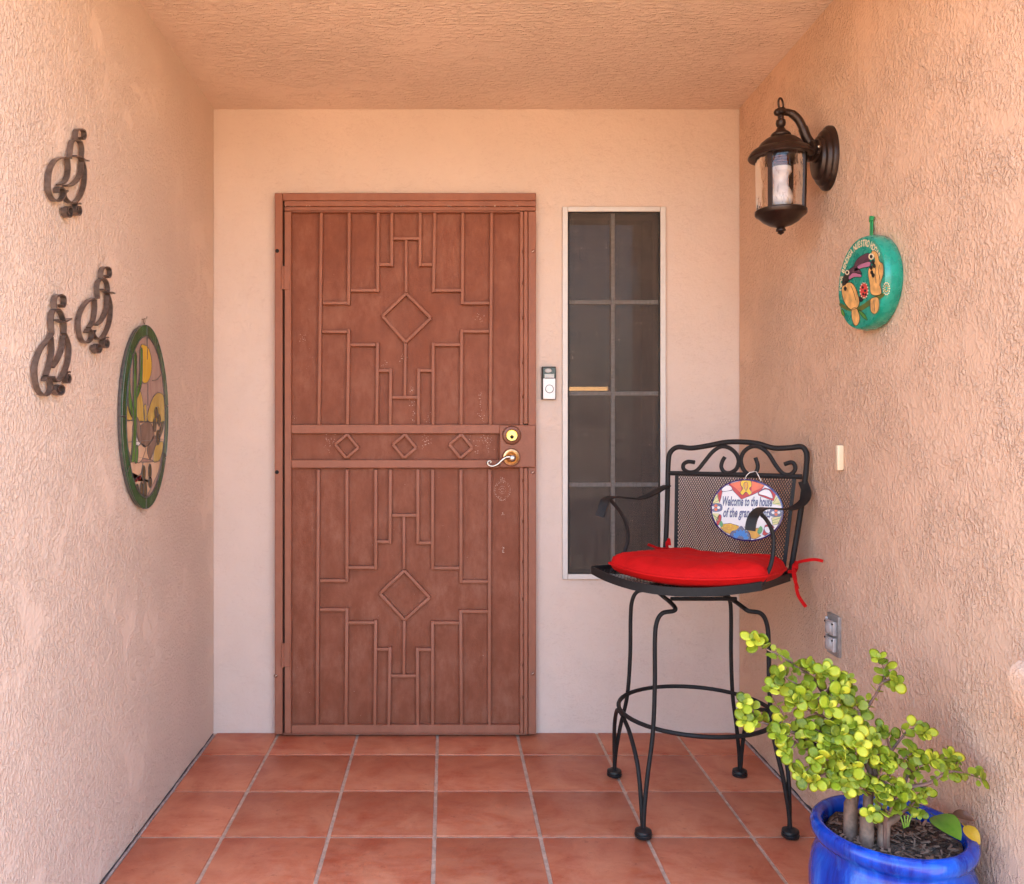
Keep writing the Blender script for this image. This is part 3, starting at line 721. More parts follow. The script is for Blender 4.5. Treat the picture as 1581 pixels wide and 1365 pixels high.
for cx_, cy_, r_ in ((515, 520, 26), (262, 688, 20)):
    ey = rpoly('eye', [(cx_ + r_ * math.cos(k), cy_ + 1.3 * r_ * math.sin(k)) for k in [i * .785 for i in range(8)]], cream, .0464)
    rpoly('pupil', [(cx_ + .55 * r_ * math.cos(k), cy_ + .75 * r_ * math.sin(k)) for k in [i * .785 for i in range(8)]], blackp, .0472)
for x, y in ((530, 580), (545, 620), (515, 640), (520, 690), (535, 720), (240, 860), (235, 800)): rpoly('feather_mark', [(x - 14, y), (x, y - 26), (x + 14, y - 5), (x + 2, y + 22)], blackp, .0468)
rpoly('flower', [(440 + 44 * math.cos(k), 878 + 82 * math.sin(k)) for k in [i * .524 for i in range(12)]], redp, .0450)
for i in range(14): a_ = i * 6.283 / 14; x, y = 440 + 42 * math.cos(a_), 878 + 80 * math.sin(a_); rpoly('petal_dot', [(x - 6, y), (x, y - 9), (x + 6, y), (x, y + 9)], cream, .0462, sm=False)
for x, y in ((425, 845), (450, 880), (430, 915), (455, 920)): rpoly('flower_spot', [(x - 9, y), (x, y - 14), (x + 9, y), (x, y + 14)], blackp, .0462)
rpoly('flower', [(410 + 22 * math.cos(k), 965 + 30 * math.sin(k)) for k in [i * .785 for i in range(8)]], blackp, .0450)
for i in range(14): a_ = i * 6.283 / 14; x, y = 676 + 34 * math.cos(a_), 858 + 62 * math.sin(a_); rpoly('petal_dot', [(x - 5, y), (x, y - 9), (x + 5, y), (x, y + 9)], cream, .0456, sm=False)
for i in range(9): a_ = i * 6.283 / 9; x, y = 676 + 18 * math.cos(a_), 858 + 34 * math.sin(a_); rpoly('petal_dot', [(x - 5, y), (x, y - 8), (x + 5, y), (x, y + 8)], orange, .0456, sm=False)
for pts in ([(600, 610), (590, 680), (605, 760), (600, 830)], [(560, 620), (555, 700), (565, 800)], [(300, 830), (330, 900), (350, 980)], [(540, 980), (545, 1040), (550, 1100)], [(430, 570), (470, 545), (495, 530)]):
    dline.tube(cr([RW(x, y, .0464) for x, y in pts], 4), .0007, 4)
dline.build('painted_outline', blackp, dsk)
# lettering round the upper edge
m = MB(); words = 'DIOS BENDIGA NUESTRO HOGAR'; n_ = len(words)
wid = [(.45 if ch == 'I' else .62 if ch == ' ' else 1.0) for ch in words]; tot = sum(wid); acc = 0
for ch, w_ in zip(words, wid):
    a_ = R(181 - (acc + w_ / 2) / tot * 153); acc += w_
    if ch == ' ': continue
    vs, fs = text_mesh(ch, .0235, 0, .0008)
    ey_ = -math.cos(a_); ez_ = math.sin(a_)
    # face axes: right in view = -Y, up = Z
    P = Vector((RX - .0452, dc.y + ey_ * RYd * .765, dc.z + ez_ * RZd * .765))
    upv_ = Vector((0, ey_, ez_)).normalized(); rt = Vector((0, -ez_, ey_)).normalized()
    if rt.y > 0 and False: rt = -rt
    rt = Vector((0, -math.sin(a_), -math.cos(a_)))  # clockwise tangent seen from the room
    m.add([P + rt * v.x * .78 + upv_ * v.y + Vector((-.0006, 0, 0)) for v in vs], fs)
m.build('lettering', flat('cream_lettering', (.80, .66, .42, 1), .5, .05), dsk, smooth=False, recalc=False)

# ------------------------------------------------------------------ contact sensor and outlet on the right wall
sen = thing('contact_sensor', 'small cream plastic sensor high on the stucco beside the chair back', 'sensor', (RX, 2.418, 1.06))
m = MB(); m.box(RX - .0115, RX + .003, 2.4125, 2.432, 1.063, 1.129, .001); m.build('base_plate', M['cream_plastic'], sen)
m = MB(); m.box(RX - .019, RX - .002, 2.409, 2.4235, 1.060, 1.131, .002, 2); m.build('cover', M['cream_plastic'], sen)
for z_ in (1.122, 1.070):
    m = MB(); m.lathe([(.0028, 0), (.0028, .0012), (.0005, .001)], Vector((RX - .0115, 2.4275, z_)), 10, **xm); m.build('screw', M['dark_gap'], sen)
out = thing('electrical_outlet', 'grey weatherproof double outlet low on the stucco above the plant', 'outlet', (RX, 2.463, .5225))
m = MB(); m.box(RX - .009, RX + .004, 2.427, 2.500, .5225, .640, .002, 2); m.build('cover_plate', M['grey_steel'], out)
for z_ in (.556, .603):
    m = MB(); m.box(RX - .021, RX - .009, 2.435, 2.489, z_ - .020, z_ + .021, .003, 2)
    ld = m.build('lid', M['lid'], out)
    m = MB(); m.lathe([(.0175, .020), (.0165, .025), (.011, .0285), (.001, .0295)], Vector((RX, 2.460, z_)), 24, **xm); m.build('dome', M['lid'], ld)
    for dy in (.0235, -.0235):
        m = MB(); m.lathe([(.003, .020), (.003, .0225), (.001, .023)], Vector((RX, 2.462 + dy, z_ + .014)), 8, **xm); m.build('rivet', M['dark_gap'], ld)
m = MB(); m.box(RX - .0165, RX - .0085, 2.4905, 2.4965, .532, .628, .0015); m.build('hinge', M['lid'], out)

# ------------------------------------------------------------------ iron quails on the left wall
def quail(label, parts, loc):
    q = thing('iron_quail', label, 'wall ornament', loc, 'strap iron quails on the left wall')
    for nm, pts in parts:
        P = cr([on_left(30 + x / 2.968, 180 + y / 2.968, .004) for x, y in pts], 6)
        m = MB(); m.ribbon(P, (1, 0, 0), .0128, .0034, center=False); m.build(nm, M['iron'], q)
    return q
def curl(cx_, cy_, rx, ry, a0=150, turns=1.35, cw=1):
    out_ = []
    n = 14
    for i in range(n + 1):
        t_ = i / n; a_ = R(a0) + cw * t_ * turns * 2 * math.pi; k = 1 - .62 * t_
        out_.append((cx_ + rx * k * math.cos(a_), cy_ - ry * k * math.sin(a_)))
    return out_
quail('topmost and plumpest of the three dark iron quails, alone above the other two',
      [('plume', [(245, 112), (243, 85), (248, 63), (264, 58), (280, 66), (284, 88), (276, 104), (268, 96)]),
       ('head', [(215, 192), (220, 150), (226, 116), (242, 107), (262, 114), (270, 132), (273, 160), (270, 186)]),
       ('beak', [(240, 180), (262, 186), (282, 200), (298, 203)]),
       ('back', [(216, 192), (185, 188), (148, 202), (124, 245), (117, 300), (120, 345), (136, 378), (160, 387), (182, 372), (188, 345), (176, 326), (158, 330), (156, 350)]),
       ('wing', [(206, 192), (210, 235), (204, 275), (188, 302), (166, 312)]),
       ('breast', [(268, 186), (284, 240), (282, 310), (266, 360), (244, 390), (222, 396), (198, 378), (190, 352), (200, 340)]),
       ('wing', [(270, 210), (268, 250), (252, 288), (224, 314), (196, 318)]),
       ('foot', curl(208, 434, 20, 32)), ('foot', curl(252, 428, 18, 32, 60))], on_left(98, 335))
quail('middle sized iron quail, the upper right of the lower two, next to the stained glass',
      [('plume', [(362, 742), (361, 715), (368, 695), (384, 690), (399, 700), (401, 725), (392, 738), (386, 728)]),
       ('head', [(346, 832), (342, 785), (350, 753), (370, 744), (386, 760), (392, 790), (388, 808)]),
       ('beak', [(362, 792), (385, 805), (404, 806), (418, 811)]),
       ('back', [(346, 832), (312, 838), (280, 868), (258, 920), (257, 975), (270, 1022), (292, 1037), (314, 1020), (316, 988), (302, 974), (292, 990)]),
       ('wing', [(332, 838), (332, 890), (322, 940), (304, 968)]),
       ('breast', [(390, 808), (404, 860), (402, 930), (384, 985), (360, 1018), (338, 1016), (324, 994), (330, 980)]),
       ('wing', [(390, 820), (384, 885), (362, 935), (336, 956)]),
       ('foot', curl(343, 1060, 19, 27)), ('foot', curl(381, 1038, 17, 28, 60))], on_left(143, 545))
quail('slimmest iron quail, lowest and furthest left of the three',
      [('plume', [(146, 877), (145, 845), (152, 824), (170, 817), (188, 828), (190, 856), (181, 873), (174, 862)]),
       ('head', [(134, 992), (130, 940), (134, 900), (148, 884), (166, 888), (180, 912), (190, 950), (190, 990)]),
       ('beak', [(156, 932), (178, 942), (198, 936), (218, 926)]),
       ('back', [(134, 992), (118, 1020), (84, 1062), (60, 1120), (54, 1180), (66, 1245), (92, 1278), (118, 1268), (128, 1235), (118, 1200), (104, 1194), (98, 1212)]),
       ('wing', [(130, 1010), (133, 1070), (122, 1135), (106, 1188)]),
       ('breast', [(190, 990), (212, 1050), (208, 1120), (186, 1182), (158, 1214), (142, 1206), (138, 1190)]),
       ('wing', [(186, 1004), (180, 1060), (156, 1120), (134, 1150)]),
       ('foot', curl(166, 1250, 24, 30)), ('foot', curl(205, 1198, 14, 30, 60))], on_left(70, 610))

# ------------------------------------------------------------------ stained glass oval on the left wall
sg = thing('stained_glass_oval', 'oval stained glass panel with green border, saguaro cactus and yellow sun', 'stained glass', (LX, 2.503, .94))
gc = Vector((LX, 2.503, 1.212)); GY, GZ = .194, .273
lm = dict(ax=(0, 1, 0), ay=(0, 0, 1), az=(1, 0, 0))
m = MB(); m.lathe([(.975, .002), (.98, .005), (.98, .0115), (.97, .0125), (.02, .0125)], gc, 72, sx=GY, sy=GZ, **lm); m.build('backing', M['lead'], sg)
def sglass(name, c, c2, rough=.14):
    t = NT(name); v = t.coord((1, 1, .3)); f = t.ramp(t.noise(v, 22, 5, .65, 1.0), (.35, 0.0), (.68, 1.0))
    t.set(base=t.mix(f, c, c2), rough=rough, **{'Coat Weight': .1, 'Specular IOR Level': .35}); t.bump(t.noise(v, 40, 2, .5), .0012); return t.m
G_green = sglass('green_glass', (.008, .055, .016, 1), (.02, .125, .04, 1)); G_taupe = sglass('taupe_glass', (.33, .21, .165, 1), (.43, .30, .24, 1)); G_sun = sglass('amber_glass', (.60, .33, .02, 1), (.74, .48, .06, 1))
G_cact = sglass('cactus_glass', (.022, .09, .016, 1), (.10, .24, .05, 1)); G_hill = sglass('olive_amber_glass', (.38, .25, .05, 1), (.60, .43, .11, 1)); G_sand = sglass('sand_glass', (.58, .36, .21, 1), (.70, .48, .32, 1)); G_rock = sglass('brown_glass', (.15, .10, .07, 1), (.27, .19, .14, 1)); G_white = sglass('white_glass', (.66, .62, .60, 1), (.78, .75, .72, 1)); G_red = sglass('dark_red_glass', (.10, .005, .008, 1), (.2, .01, .02, 1)); G_frond = sglass('dark_olive_glass', (.05, .045, .02, 1), (.12, .10, .05, 1))
came = MB()
def gpoly(name, ps, mat, x0, th, lead=True):
    m = MB(); m.prism([Vector((LX + x0, p.y, p.z)) for p in ps], (th, 0, 0)); o_ = m.build(name, mat, sg, smooth=False)
    if lead: came.tube([Vector((LX + x0 + th, p.y, p.z)) for p in ps], .00115, 5, closed=True)
    return o_
def ell(cy_, cz_, ry, rz, n=28, a0=0, a1=360): return [Vector((0, cy_ + ry * math.cos(R(a0 + (a1 - a0) * k / n)), cz_ + rz * math.sin(R(a0 + (a1 - a0) * k / n)))) for k in range(n + (a1 - a0 < 360))]
cuts = [8, 60, 90, 135, 180, 215, 268, 300, 332, 368]
for i in range(len(cuts) - 1):
    a0, a1 = cuts[i] + .5, cuts[i + 1] - .5
    o1 = ell(gc.y, gc.z, GY * .985, GZ * .988, 8, a0, a1); o2 = ell(gc.y, gc.z, GY * .835, GZ * .868, 8, a0, a1)
    gpoly('border_glass', o1 + o2[::-1], G_green, .012, .0032)
gpoly('sky_glass', ell(gc.y, gc.z, GY * .825, GZ * .862, 40), G_taupe, .0118, .0022)
def GP(pts, sm=True):
    ps = [on_left(160 + x / 4.138, 470 + y / 4.138, .015) for x, y in pts]
    ps = cr(ps, 3, True) if sm else ps
    out_ = []
    for p in ps:   # keep inside the inner oval
        dy, dz = (p.y - gc.y) / (GY * .825), (p.z - gc.z) / (GZ * .862); k = math.hypot(dy, dz)
        if k > 1: p = Vector((p.x, gc.y + dy / k * GY * .825, gc.z + dz / k * GZ * .862))
        out_.append(p)
    return out_
def gp(name, pts, mat, lv, sm=True): gpoly(name, GP(pts, sm), mat, .0132 + lv * .0009, .0012)
gp('sand_glass', [(108, 742), (185, 744), (210, 746), (392, 756), (388, 860), (372, 960), (355, 1004), (135, 1016), (115, 900)], G_sand, 0, False)
gp('sand_glass', [(134, 1022), (250, 1011), (240, 1080), (192, 1132), (158, 1140)], G_sand, 0, False)
gp('sand_glass', [(254, 1010), (362, 1002), (350, 1070), (320, 1140), (275, 1230), (230, 1235), (190, 1200), (160, 1142), (192, 1134), (242, 1082)], G_sand, 0, False)
gp('hill_glass', [(108, 738), (118, 662), (145, 620), (165, 690), (184, 738)], G_hill, 0)
gp('hill_glass', [(207, 742), (212, 610), (236, 552), (254, 640), (262, 742)], G_hill, 0)
gp('hill_glass', [(262, 742), (256, 660), (272, 640), (278, 742)], G_hill, 0)
gp('hill_glass', [(282, 744), (298, 640), (330, 576), (364, 565), (386, 600), (392, 748)], G_hill, 0)
gp('rock_glass', [(228, 790), (260, 756), (302, 760), (322, 835), (300, 880), (262, 912), (228, 870)], G_rock, 1)
gp('rock_glass', [(300, 880), (322, 835), (335, 870), (310, 960), (295, 990), (278, 930)], G_rock, 1)
gp('rock_glass', [(118, 918), (145, 922), (168, 960), (162, 1010), (138, 1012)], G_hill, 1)
gp('rock_glass', [(330, 905), (376, 876), (372, 950), (352, 1000), (315, 1000)], G_hill, 1)
gp('rock_glass', [(215, 920), (245, 890), (268, 920), (240, 1000), (212, 1006)], G_sand, 1)
gp('quail_glass', [(188, 765), (202, 800), (216, 862), (236, 882), (214, 906), (196, 880), (186, 822)], G_white, 1)
gp('quail_glass', [(200, 760), (212, 720), (228, 770), (236, 850), (232, 880), (218, 862)], G_rock, 2)
gp('sun_glass', [(236, 268), (262, 260), (290, 288), (306, 370), (300, 452), (276, 500), (246, 492), (240, 400)], G_sun, 1)
gp('cactus_glass', [(188, 318), (200, 300), (208, 330), (206, 560), (206, 800), (196, 1004), (172, 1010), (186, 760), (186, 500)], G_cact, 3, False)
gp('cactus_glass', [(230, 284), (244, 300), (241, 480), (228, 552), (208, 596), (207, 545), (222, 500), (229, 400)], G_cact, 3)
gp('cactus_glass', [(150, 416), (163, 410), (167, 560), (180, 650), (184, 722), (166, 690), (150, 600)], G_cact, 3)
gp('cactus_glass', [(196, 1004), (206, 900), (216, 930), (210, 1008)], G_cact, 3)
for cx_, cy_, rx, ry, tl in ((325, 770, 9, 45, 0), (334, 690, 9, 35, 0), (346, 850, 11, 48, 0), (352, 740, 9, 40, 0), (367, 800, 10, 55, .25)): gp('prickly_pear_glass', [(cx_ + rx * math.cos(k) + tl * ry * math.sin(k), cy_ - ry * math.sin(k)) for k in [i * .785 for i in range(8)]], G_frond, 2)
gp('prickly_pear_glass', [(340, 660), (352, 665), (346, 710)], G_hill, 2)
for cx_, cy_, rx, ry in ((254, 1080, 11, 52), (294, 1068, 9, 50), (295, 1135, 10, 38), (213, 1195, 10, 48), (240, 1188, 11, 52), (263, 1185, 11, 58)): gp('agave_glass', [(cx_ + rx * math.cos(k), cy_ - ry * math.sin(k)) for k in [i * .785 for i in range(8)]], G_frond, 2)
for pts in ([(200, 1135), (212, 1108), (216, 1130)], [(220, 1120), (238, 1090), (234, 1118)]): gpoly('bloom_glass', GP(pts, False), G_red, .0150, .0012, False)
gpoly('horizon_lead', [Vector((0, gc.y - .155, gc.z - .07)), Vector((0, gc.y + .14, gc.z - .067)), Vector((0, gc.y + .14, gc.z - .069)), Vector((0, gc.y - .155, gc.z - .072))], M['lead'], .0135, .002, False)
came.tube([Vector((LX + .0152, gc.y + .002, gc.z + GZ * z_)) for z_ in (.86, .62)], .0014, 5)
came.tube([Vector((LX + .0148, gc.y + .01, gc.z + GZ * z_)) for z_ in (.36, .12)], .0011, 5)
came.tube(cr([Vector((LX + .0148, gc.y + .05, gc.z + .11)), Vector((LX + .0148, gc.y + .09, gc.z + .115)), Vector((LX + .0148, gc.y + .14, gc.z + .14))], 4), .0011, 5)
came.tube([p + Vector((LX + .0150, 0, 0)) for p in ell(gc.y, gc.z, GY * .83, GZ * .865, 60)], .0022, 6, closed=True)
came.build('lead_came', M['lead'], sg)
m = MB(); tp = Vector((LX + .008, gc.y, gc.z + GZ))
m.tube([tp + Vector((0, .006 * math.cos(a_), .008 + .008 * math.sin(a_))) for a_ in [k * .524 for k in range(12)]], .0014, 6, closed=True); m.tube([tp + Vector((-.008, 0, .014)), tp + Vector((.006, 0, .016)), tp + Vector((.007, 0, .022))], .0016, 6); m.build('hanging_hook', M['nickel'], sg)

# ------------------------------------------------------------------ bar stool
BC = Vector((.778, 2.665, 0))
st = thing('bar_stool', 'black wrought iron swivel bar stool with mesh seat and scroll back', 'bar stool', BC)
iron = M['black_iron']
def B(x, y, z): return BC + Vector((x, y, z))
RR = .0066
for sx_, sy_ in ((-1, -1), (-1, 1), (1, -1), (1, 1)):
    m = MB()
    P = cr([B(.212 * sx_, .212 * sy_, .012), B(.208 * sx_, .208 * sy_, .08), B(.196 * sx_, .196 * sy_, .17), B(.176 * sx_, .176 * sy_, .285), B(.168 * sx_, .168 * sy_, .42),
            B(.167 * sx_, .165 * sy_, .55), B(.162 * sx_, .163 * sy_, .605), B(.145 * sx_, .162 * sy_, .634), B(.112 * sx_, .158 * sy_, .640), B(.102 * sx_, .145 * sy_, .646), B(.100 * sx_, .08 * sy_, .650), B(.100 * sx_, .001 * sy_, .650)], 6)
    m.tube(P, RR, 10); m.build('leg', iron, st)
    m = MB(); m.lathe([(.018, 0), (.0245, .003), (.0255, .009), (.022, .012), (.0245, .015), (.0235, .021), (.014, .026), (.009, .028)], B(.212 * sx_, .212 * sy_, .0005), 24); m.build('foot', M['foot_rubber'], st)
for sx_ in (-1, 1):
    m = MB(); m.tube(cr([B(.212 * sx_, -.205, .02), B(.215 * sx_, -.197, .10), B(.219 * sx_, -.172, .19), B(.226 * sx_, -.105, .255), B(.232 * sx_, -.04, .282), B(.233 * sx_, .0, .285), B(.232 * sx_, .04, .282), B(.226 * sx_, .105, .255), B(.219 * sx_, .172, .19), B(.215 * sx_, .197, .10), B(.212 * sx_, .205, .02)], 6), .0066, 8); m.build('side_hoop', iron, st)
m = MB(); m.tube([B(.236 * math.cos(k * .1309), .236 * math.sin(k * .1309), .297) for k in range(48)], .0068, 8, closed=True); m.build('footrest_ring', iron, st)
for y_ in (-.085, .085):
    m = MB(); m.tube([B(-.1, y_, .661), B(.1, y_, .661)], .006, 8); m.build('cross_bar', iron, st)
m = MB(); m.obox(B(-.005, -.012, .672), (.085, 0, 0), (0, .075, 0), (0, 0, .004), .002); m.lathe([(.05, .676), (.052, .684), (.03, .690), (.03, .712)], BC + Vector((-.005, -.02, 0)), 28); m.build('swivel_plate', iron, st)
FL, FR = Vector((.430, 2.526, .758)), Vector((.839, 2.274, .758))
BR, BL = Vector((1.050, 2.607, .722)), Vector((.720, 2.819, .722))
er = (FR - FL).normalized(); fw = Vector((er.y, -er.x, 0)).normalized()
if fw.y > 0: fw = -fw
def Sp(u, v):
    p = BL.lerp(BR, u).lerp(FL.lerp(FR, u), v); k = 4 * u * (1 - u)
    return p + fw * (.088 * k * v * v) + Vector((0, 0, -.022 * k * (.4 + .6 * v)))
bd = [Sp(k / 16, 1) for k in range(17)] + [Sp(1, 1 - k / 10) for k in range(1, 11)] + [Sp(1 - k / 12, 0) for k in range(1, 13)] + [Sp(0, k / 10) for k in range(1, 10)]
m = MB(); m.ribbon(bd, (0, 0, 1), .024, .0045, closed=True); m.build('seat_rim', iron, st)
def strands(fun, nu, nv, w, nseg, nrm_):
    m = MB()
    for sgn in (1, -1):
        for i in range(-nv, nu + 1):
            # line u = (i + k)/nu (or mirrored), v = k/nv
            k0, k1 = max(0, -i), min(nv, nu - i)
            if k1 - k0 < .5: continue
            pts = []
            for s_ in range(nseg + 1):
                k = k0 + (k1 - k0) * s_ / nseg; u = (i + k) / nu; v = k / nv
                pts.append(fun(u if sgn > 0 else 1 - u, v))
            m.ribbon(pts, nrm_, .0014, w)
    return m
tag(strands(Sp, 44, 24, .0016, 6, (0, 0, 1)).build('seat_mesh', iron, st, smooth=False, recalc=False), kind='stuff')
for u in (.33, .67):
    m = MB(); m.ribbon([Sp(u, k / 8) + Vector((0, 0, -.009)) for k in range(9)], er, .022, .004); m.build('seat_strut', iron, st)
# the back, in its own leaning plane
TLm = (Vector((.735, 2.84, 1.11)) + Vector((1.108, 2.615, 1.11))) / 2
bn = (BL - BR).cross(TLm - (BL + BR) / 2).normalized()
if bn.dot(fw) < 0: bn = -bn
def K(x, y, d=0.0): return on_plane(890 + x / 3.9525, 660 + y / 3.9525, BR + bn * d, bn)
m = MB(); P = cr([BL, K(548, 640), K(556, 400), K(561, 210), K(575, 150), K(620, 120), K(700, 126), K(800, 112), K(900, 92), K(990, 88), K(1100, 97), K(1200, 125), K(1300, 124), K(1368, 117), K(1398, 142), K(1406, 195), K(1390, 360), K(1348, 640), BR], 6)
m.tube(P, .0084, 10); m.build('back_frame', iron, st)
m = MB(); m.tube([K(562, 279), K(1000, 289), K(1376, 301)], .0078, 8); m.build('back_rail', iron, st)
m = MB(); m.tube([K(556, 752), K(1312, 880)], .0078, 8); m.build('back_rail', iron, st)
for a, b in (((612, 288), (606, 760)), ((1331, 302), (1266, 862))):
    m = MB(); m.ribbon([K(*a), K(*b)], er, .0105, .0045); m.build('back_upright', iron, st)
c00, c10, c11, c01 = K(614, 292), K(1328, 306), K(1266, 868), K(606, 758)
tag(strands(lambda u, v: c00.lerp(c10, u).lerp(c01.lerp(c11, u), v), 46, 21, .0019, 1, bn).build('back_mesh', iron, st, smooth=False, recalc=False), kind='stuff')
for pts in ([(722, 213), (680, 209), (654, 226), (655, 255), (690, 273), (735, 262), (780, 210), (830, 150), (880, 118), (930, 124), (972, 158), (990, 205), (976, 252), (940, 276), (903, 272), (884, 242), (890, 208), (906, 180)],
            [(1092, 185), (1106, 230), (1098, 268), (1070, 288), (1035, 276), (1010, 237), (1004, 190), (1025, 145), (1070, 117), (1120, 121), (1170, 160), (1215, 230), (1258, 280), (1300, 288), (1332, 262), (1332, 230), (1310, 213), (1268, 225)]):
    m = MB(); m.tube(cr([K(x, y, .002) for x, y in pts], 6), .0066, 8); m.build('scroll', iron, st)
def PX(x, y, Y): return at(890 + x / 3.9525, 660 + y / 3.9525, Y)
m = MB(); m.ribbon(cr([K(1382, 330), PX(1405, 405, 2.575), PX(1376, 462, 2.545), PX(1300, 500, 2.49), PX(1200, 494, 2.40), PX(1130, 496, 2.33), PX(1085, 535, 2.29), PX(1066, 585, 2.28), PX(1060, 630, 2.278)], 6), [er] * 49, .027, .0045); m.build('arm', iron, st)
m = MB(); m.tube(cr([PX(1110, 512, 2.315), PX(1160, 565, 2.32), PX(1196, 640, 2.322), PX(1202, 730, 2.318), PX(1184, 845, 2.305), PX(1128, 962, 2.285)], 6), .0058, 8); m.build('arm_strut', iron, st)
m = MB(); m.ribbon(cr([K(553, 356), PX(520, 372, 2.79), PX(470, 402, 2.74), PX(380, 436, 2.66), PX(290, 428, 2.58), PX(220, 424, 2.53), PX(178, 445, 2.505), PX(160, 490, 2.495), PX(142, 545, 2.49)], 6), [er] * 49, .027, .0045); m.build('arm', iron, st)
m = MB(); m.tube(cr([PX(205, 440, 2.53), PX(262, 508, 2.55), PX(300, 580, 2.56), PX(315, 655, 2.57), PX(302, 735, 2.575), PX(262, 815, 2.575), PX(210, 880, 2.57)], 6), .0058, 8); m.build('arm_strut', iron, st)

# ------------------------------------------------------------------ seat cushion
cu = thing('seat_cushion', 'bright red tie-on seat cushion lying on the black stool', 'cushion', Sp(.5, .5) + Vector((0, 0, .012)))
CFL, CFR, CBR, CBL = Vector((.462, 2.500, .770)), Vector((.868, 2.270, .770)), Vector((1.034, 2.562, .742)), Vector((.735, 2.772, .742))
def Cu(u, v):
    p = CBL.lerp(CBR, u).lerp(CFL.lerp(CFR, u), v); k = 4 * u * (1 - u)
    return p + fw * (.094 * k * v * v) + Vector((0, 0, -.012 * k))
NC = 44; m = MB(); vs = []; fs = []
def squircle(s_, t_):   # square to rounded square
    return s_ * math.sqrt(max(0, 1 - .11 * t_ * t_)), t_ * math.sqrt(max(0, 1 - .11 * s_ * s_))
for side in (1, -1):
    for j in range(NC + 1):
        for i in range(NC + 1):
            s_, t_ = 2 * i / NC - 1, 2 * j / NC - 1
            a_, b_ = squircle(s_, t_)
            p = Cu((a_ + 1) / 2, (b_ + 1) / 2)
            e = max(abs(s_), abs(t_)); h = (1 - e ** 4.5) ** .5
            nz = mnoise.noise(Vector((p.x * 16, p.y * 16, side))) + .5 * mnoise.noise(Vector((p.x * 34, p.y * 34, side)))
            rad = mnoise.noise(Vector((math.atan2(t_, s_) * 5.5, e * 1.2, 3.1)))
            dz = (.048 * h + .0070 * nz * h + .0085 * rad * h * e * e) if side > 0 else -.034 * h
            vs.append(p + Vector((0, 0, .016 + dz)))
    off = 0 if side > 0 else (NC + 1) ** 2
    for j in range(NC):
        for i in range(NC):
            q = off + j * (NC + 1) + i; f_ = (q, q + 1, q + NC + 2, q + NC + 1); fs.append(f_ if side > 0 else f_[::-1])
m.add(vs, fs); pad = m.build('pad', M['red'], cu, ang=80)
ring = []
for k in range(NC): ring.append((-1 + 2 * k / NC, -1))
for k in range(NC): ring.append((1, -1 + 2 * k / NC))
for k in range(NC): ring.append((1 - 2 * k / NC, 1))
for k in range(NC): ring.append((-1, 1 - 2 * k / NC))
m = MB(); m.tube([Cu((squircle(*q)[0] + 1) / 2, (squircle(*q)[1] + 1) / 2) + Vector((0, 0, .016)) for q in ring], .0042, 6, closed=True); m.build('piping', M['red'], cu)
def tie(pts, w=.011):
    m = MB(); P = cr(pts, 6); n = len(P)
    wd = [Vector((math.sin(i / n * 2.2) * .5, -.3, 1)).normalized() for i in range(n)]
    m.ribbon(P, wd, w, .0016); m.build('tie', M['red'], cu)
tie([PX(1290, 880, 2.56), PX(1325, 885, 2.565), PX(1338, 930, 2.56), PX(1340, 965, 2.55), PX(1352, 1020, 2.545), PX(1375, 1060, 2.54), PX(1400, 1095, 2.54)], .010)
tie([PX(1322, 892, 2.575), PX(1330, 850, 2.57), PX(1345, 826, 2.56), PX(1400, 812, 2.535), PX(1455, 806, 2.52), PX(1506, 816, 2.51)], .009)
tie([PX(1320, 895, 2.56), PX(1342, 862, 2.55), PX(1340, 822, 2.55), PX(1328, 845, 2.555), PX(1326, 900, 2.555), PX(1350, 985, 2.55)], .010)
tie([PX(570, 742, 2.77), PX(500, 737, 2.74), PX(465, 724, 2.73), PX(436, 714, 2.72)], .008)
tie([PX(556, 738, 2.775), PX(552, 705, 2.77), PX(564, 682, 2.768), PX(570, 720, 2.765)], .009)

# ------------------------------------------------------------------ welcome plaque hung on the chair back
wc = K(1039, 504, .012)
wp = thing('welcome_plaque', 'oval hand painted ceramic welcome sign hung on the stool back', 'plaque', wc)
bx = Vector((1, 0, 0)); bx = (er - bn * er.dot(bn)).normalized(); bz = bn.cross(bx); bz = bz if bz.z > 0 else -bz
tilt = R(2.0)
bx, bz = (bx * math.cos(tilt) - bz * math.sin(tilt)), (bz * math.cos(tilt) + bx * math.sin(tilt))
def plane_pt(x, y, d):  # from close-up of the sign
    return on_plane(1080 + x / 9.881, 720 + y / 9.881, wc + bn * d, bn)
ctr = plane_pt(718, 668, 0)
ea = (plane_pt(1275, 668, 0) - plane_pt(165, 668, 0)).length / 2; eb = (plane_pt(700, 190, 0) - plane_pt(700, 1140, 0)).length / 2
ex_ = (plane_pt(1275, 690, 0) - plane_pt(165, 640, 0)).normalized(); ez_ = bn.cross(ex_); ez_ = ez_ if ez_.z > 0 else -ez_
fx = dict(ax=ex_, ay=ez_, az=bn)
navy = flat('navy_paint', (.022, .008, .10, 1), .3, .2, .5); wht = flat('white_glaze', (.66, .60, .58, 1), .35, .04, .2)
m = MB(); m.lathe([(.97, -.004), (1.0, -.001), (1.0, .003), (.975, .0045), (.02, .0045)], ctr, 72, sx=ea, sy=eb, **fx); m.build('rim', navy, wp)
m = MB(); m.lathe([(.962, .003), (.955, .0052), (.02, .0055)], ctr, 72, sx=ea, sy=eb, **fx); m.build('face', wht, wp)
wline = MB()
